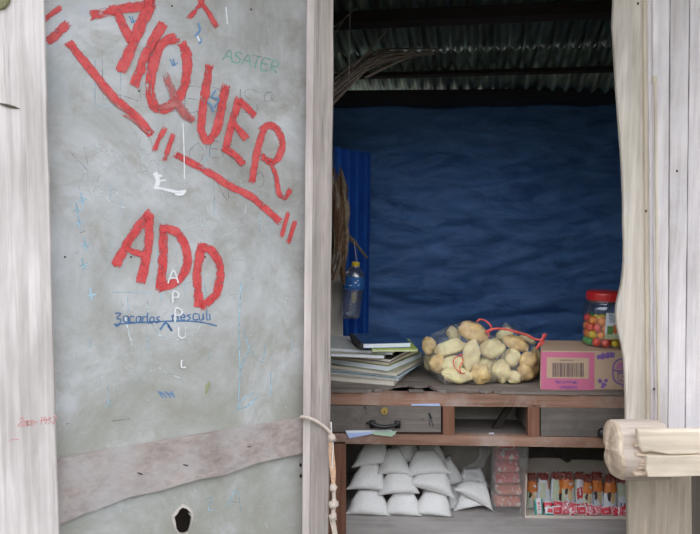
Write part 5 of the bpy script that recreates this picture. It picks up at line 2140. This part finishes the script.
# stick and hanging string
st0, st1 = P(322, 236, 2.975), P(367, 258, 2.92)
mb = MB().tube(sm([st0, P(340, 232, 2.95), P(352, 240, 2.90), st1]), [.011] * 8 + [.010] * 6 + [.006] * 5, 9)
tag(obj('stick', mb, M['twig'], smooth=True), 'curved brown stick poking out above the water bottle', 'stick')
mb = MB()
nk = bt + tilt @ Vector((0, 0, Hb * .925))
mb.tube(sm([nk + Vector((-.016, 0, 0)), nk + Vector((0, -.017, 0)), nk + Vector((.016, 0, 0)), nk + Vector((0.004, .002, .03)), P(354, 241, 2.885)]), .0012, 6)
obj('hanging_string', mb, M['rope'], bot, smooth=True)

# dried leaf bundle hanging beside the blue sheet
lf = thing('dried_leaf_bundle', P(338, 265, 2.80), 'bundle of dry brown leaves hanging inside the left edge of the opening', 'dried leaves')
rr = random.Random(33)
for k in range(40):
    x0 = 330 + rr.uniform(-4, 13)
    y0 = rr.uniform(166, 215)
    L = rr.uniform(35, 75)
    Y = 2.80 + rr.uniform(-.05, .05)
    dx = rr.uniform(-4, 9)
    pts = sm([P(x0, y0, Y), P(x0 + dx * .7 + rr.uniform(-2, 3), y0 + L * .35, Y - .02), P(x0 + dx, y0 + L * .7, Y), P(x0 + dx * .5 + rr.uniform(-3, 4), y0 + L, Y + .02)], 5)
    mb = MB()
    n = len(pts)
    wd = rr.uniform(.006, .019)
    vs = []
    for i, p in enumerate(pts):
        s = wd * math.sin(PI * (i + .4) / (n)) + .0008
        an = i * .12 + k
        d = Vector((math.cos(an * .5), math.sin(an * .5) * .6, .1))
        vs += [p - d * s, p + Vector((0, -s * .5, 0)), p + d * s]
    fs = []
    for i in range(n - 1):
        for j in (0, 1):
            q = i * 3 + j
            fs.append((q, q + 1, q + 4, q + 3))
    mb.add(vs, fs)
    o = obj('dry_leaf', mb, M['husk'] if k % 3 else M['husk2'], lf, recalc=False)
    so = o.modifiers.new('solid', 'SOLIDIFY')
    so.thickness = .0012
mb = MB()
mb.tube(sm([P(337, 236, 2.82), P(344, 250, 2.80), P(338, 270, 2.82), P(334, 280, 2.83)]), [.012] * 5 + [.018] * 6 + [.012] * 8, 8)
tag(obj('pale_husk', mb, M['husk2'], lf, smooth=True), 'pale dry husk under the leaves')

# dry branch at the top left, fanned twigs that run together
br_t = thing('dry_branch', P(332, 108, 2.72), 'dry grey fan of twigs arching under the roof at the upper left', 'branch')
rr = random.Random(8)
tw = []
for k in range(26):
    t = k / 25
    sx, sy = 322 + rr.uniform(-4, 4), 118 - 26 * t + rr.uniform(-3, 3)
    ex = rr.uniform(395, 452) if k % 4 else rr.uniform(380, 420)
    ey = 43 + (452 - ex) * .16 + rr.uniform(-2, 8) + (1 - t) * 6
    mx, my = 352 + 10 * t + rr.uniform(-5, 6), 80 - 22 * t + rr.uniform(-4, 4)
    m2x, m2y = 385 + rr.uniform(-6, 6), 56 - 8 * t + rr.uniform(-3, 5) + (ey - 45) * .3
    Y = 2.72 + rr.uniform(-.03, .03)
    tw.append([P(sx, sy, Y), P(mx, my, Y + .02), P(m2x, m2y, Y + .03), P(ex, ey, Y + .04)])
tw.append([P(352, 68, 2.72), P(368, 52, 2.73), P(381, 37, 2.74), P(391, 27, 2.75)])
tw.append([P(365, 78, 2.72), P(385, 68, 2.73), P(405, 59, 2.74), P(421, 52.5, 2.75)])
tw.append([P(322, 50, 2.72), P(334, 35, 2.73), P(345, 18, 2.74), P(357, 8, 2.75)])
tw.append([P(322, 42, 2.72), P(330, 30, 2.73), P(338, 24, 2.74), P(350, 14, 2.75)])
mb = MB().tube([P(349, 82, 2.73), P(349.5, 40, 2.74), P(350, 14, 2.75), P(350, -12, 2.76)], .0012, 6)
obj('cord', mb, M['rope'], br_t)
for k, pts in enumerate(tw):
    q = sm(pts, 6)
    n = len(q)
    r0 = rr.uniform(.0035, .0065)
    mb = MB().tube(q, [r0 * (1 - .72 * i / (n - 1)) + .0006 for i in range(n)], 6)
    obj('twig', mb, M['twig'], br_t, smooth=True)
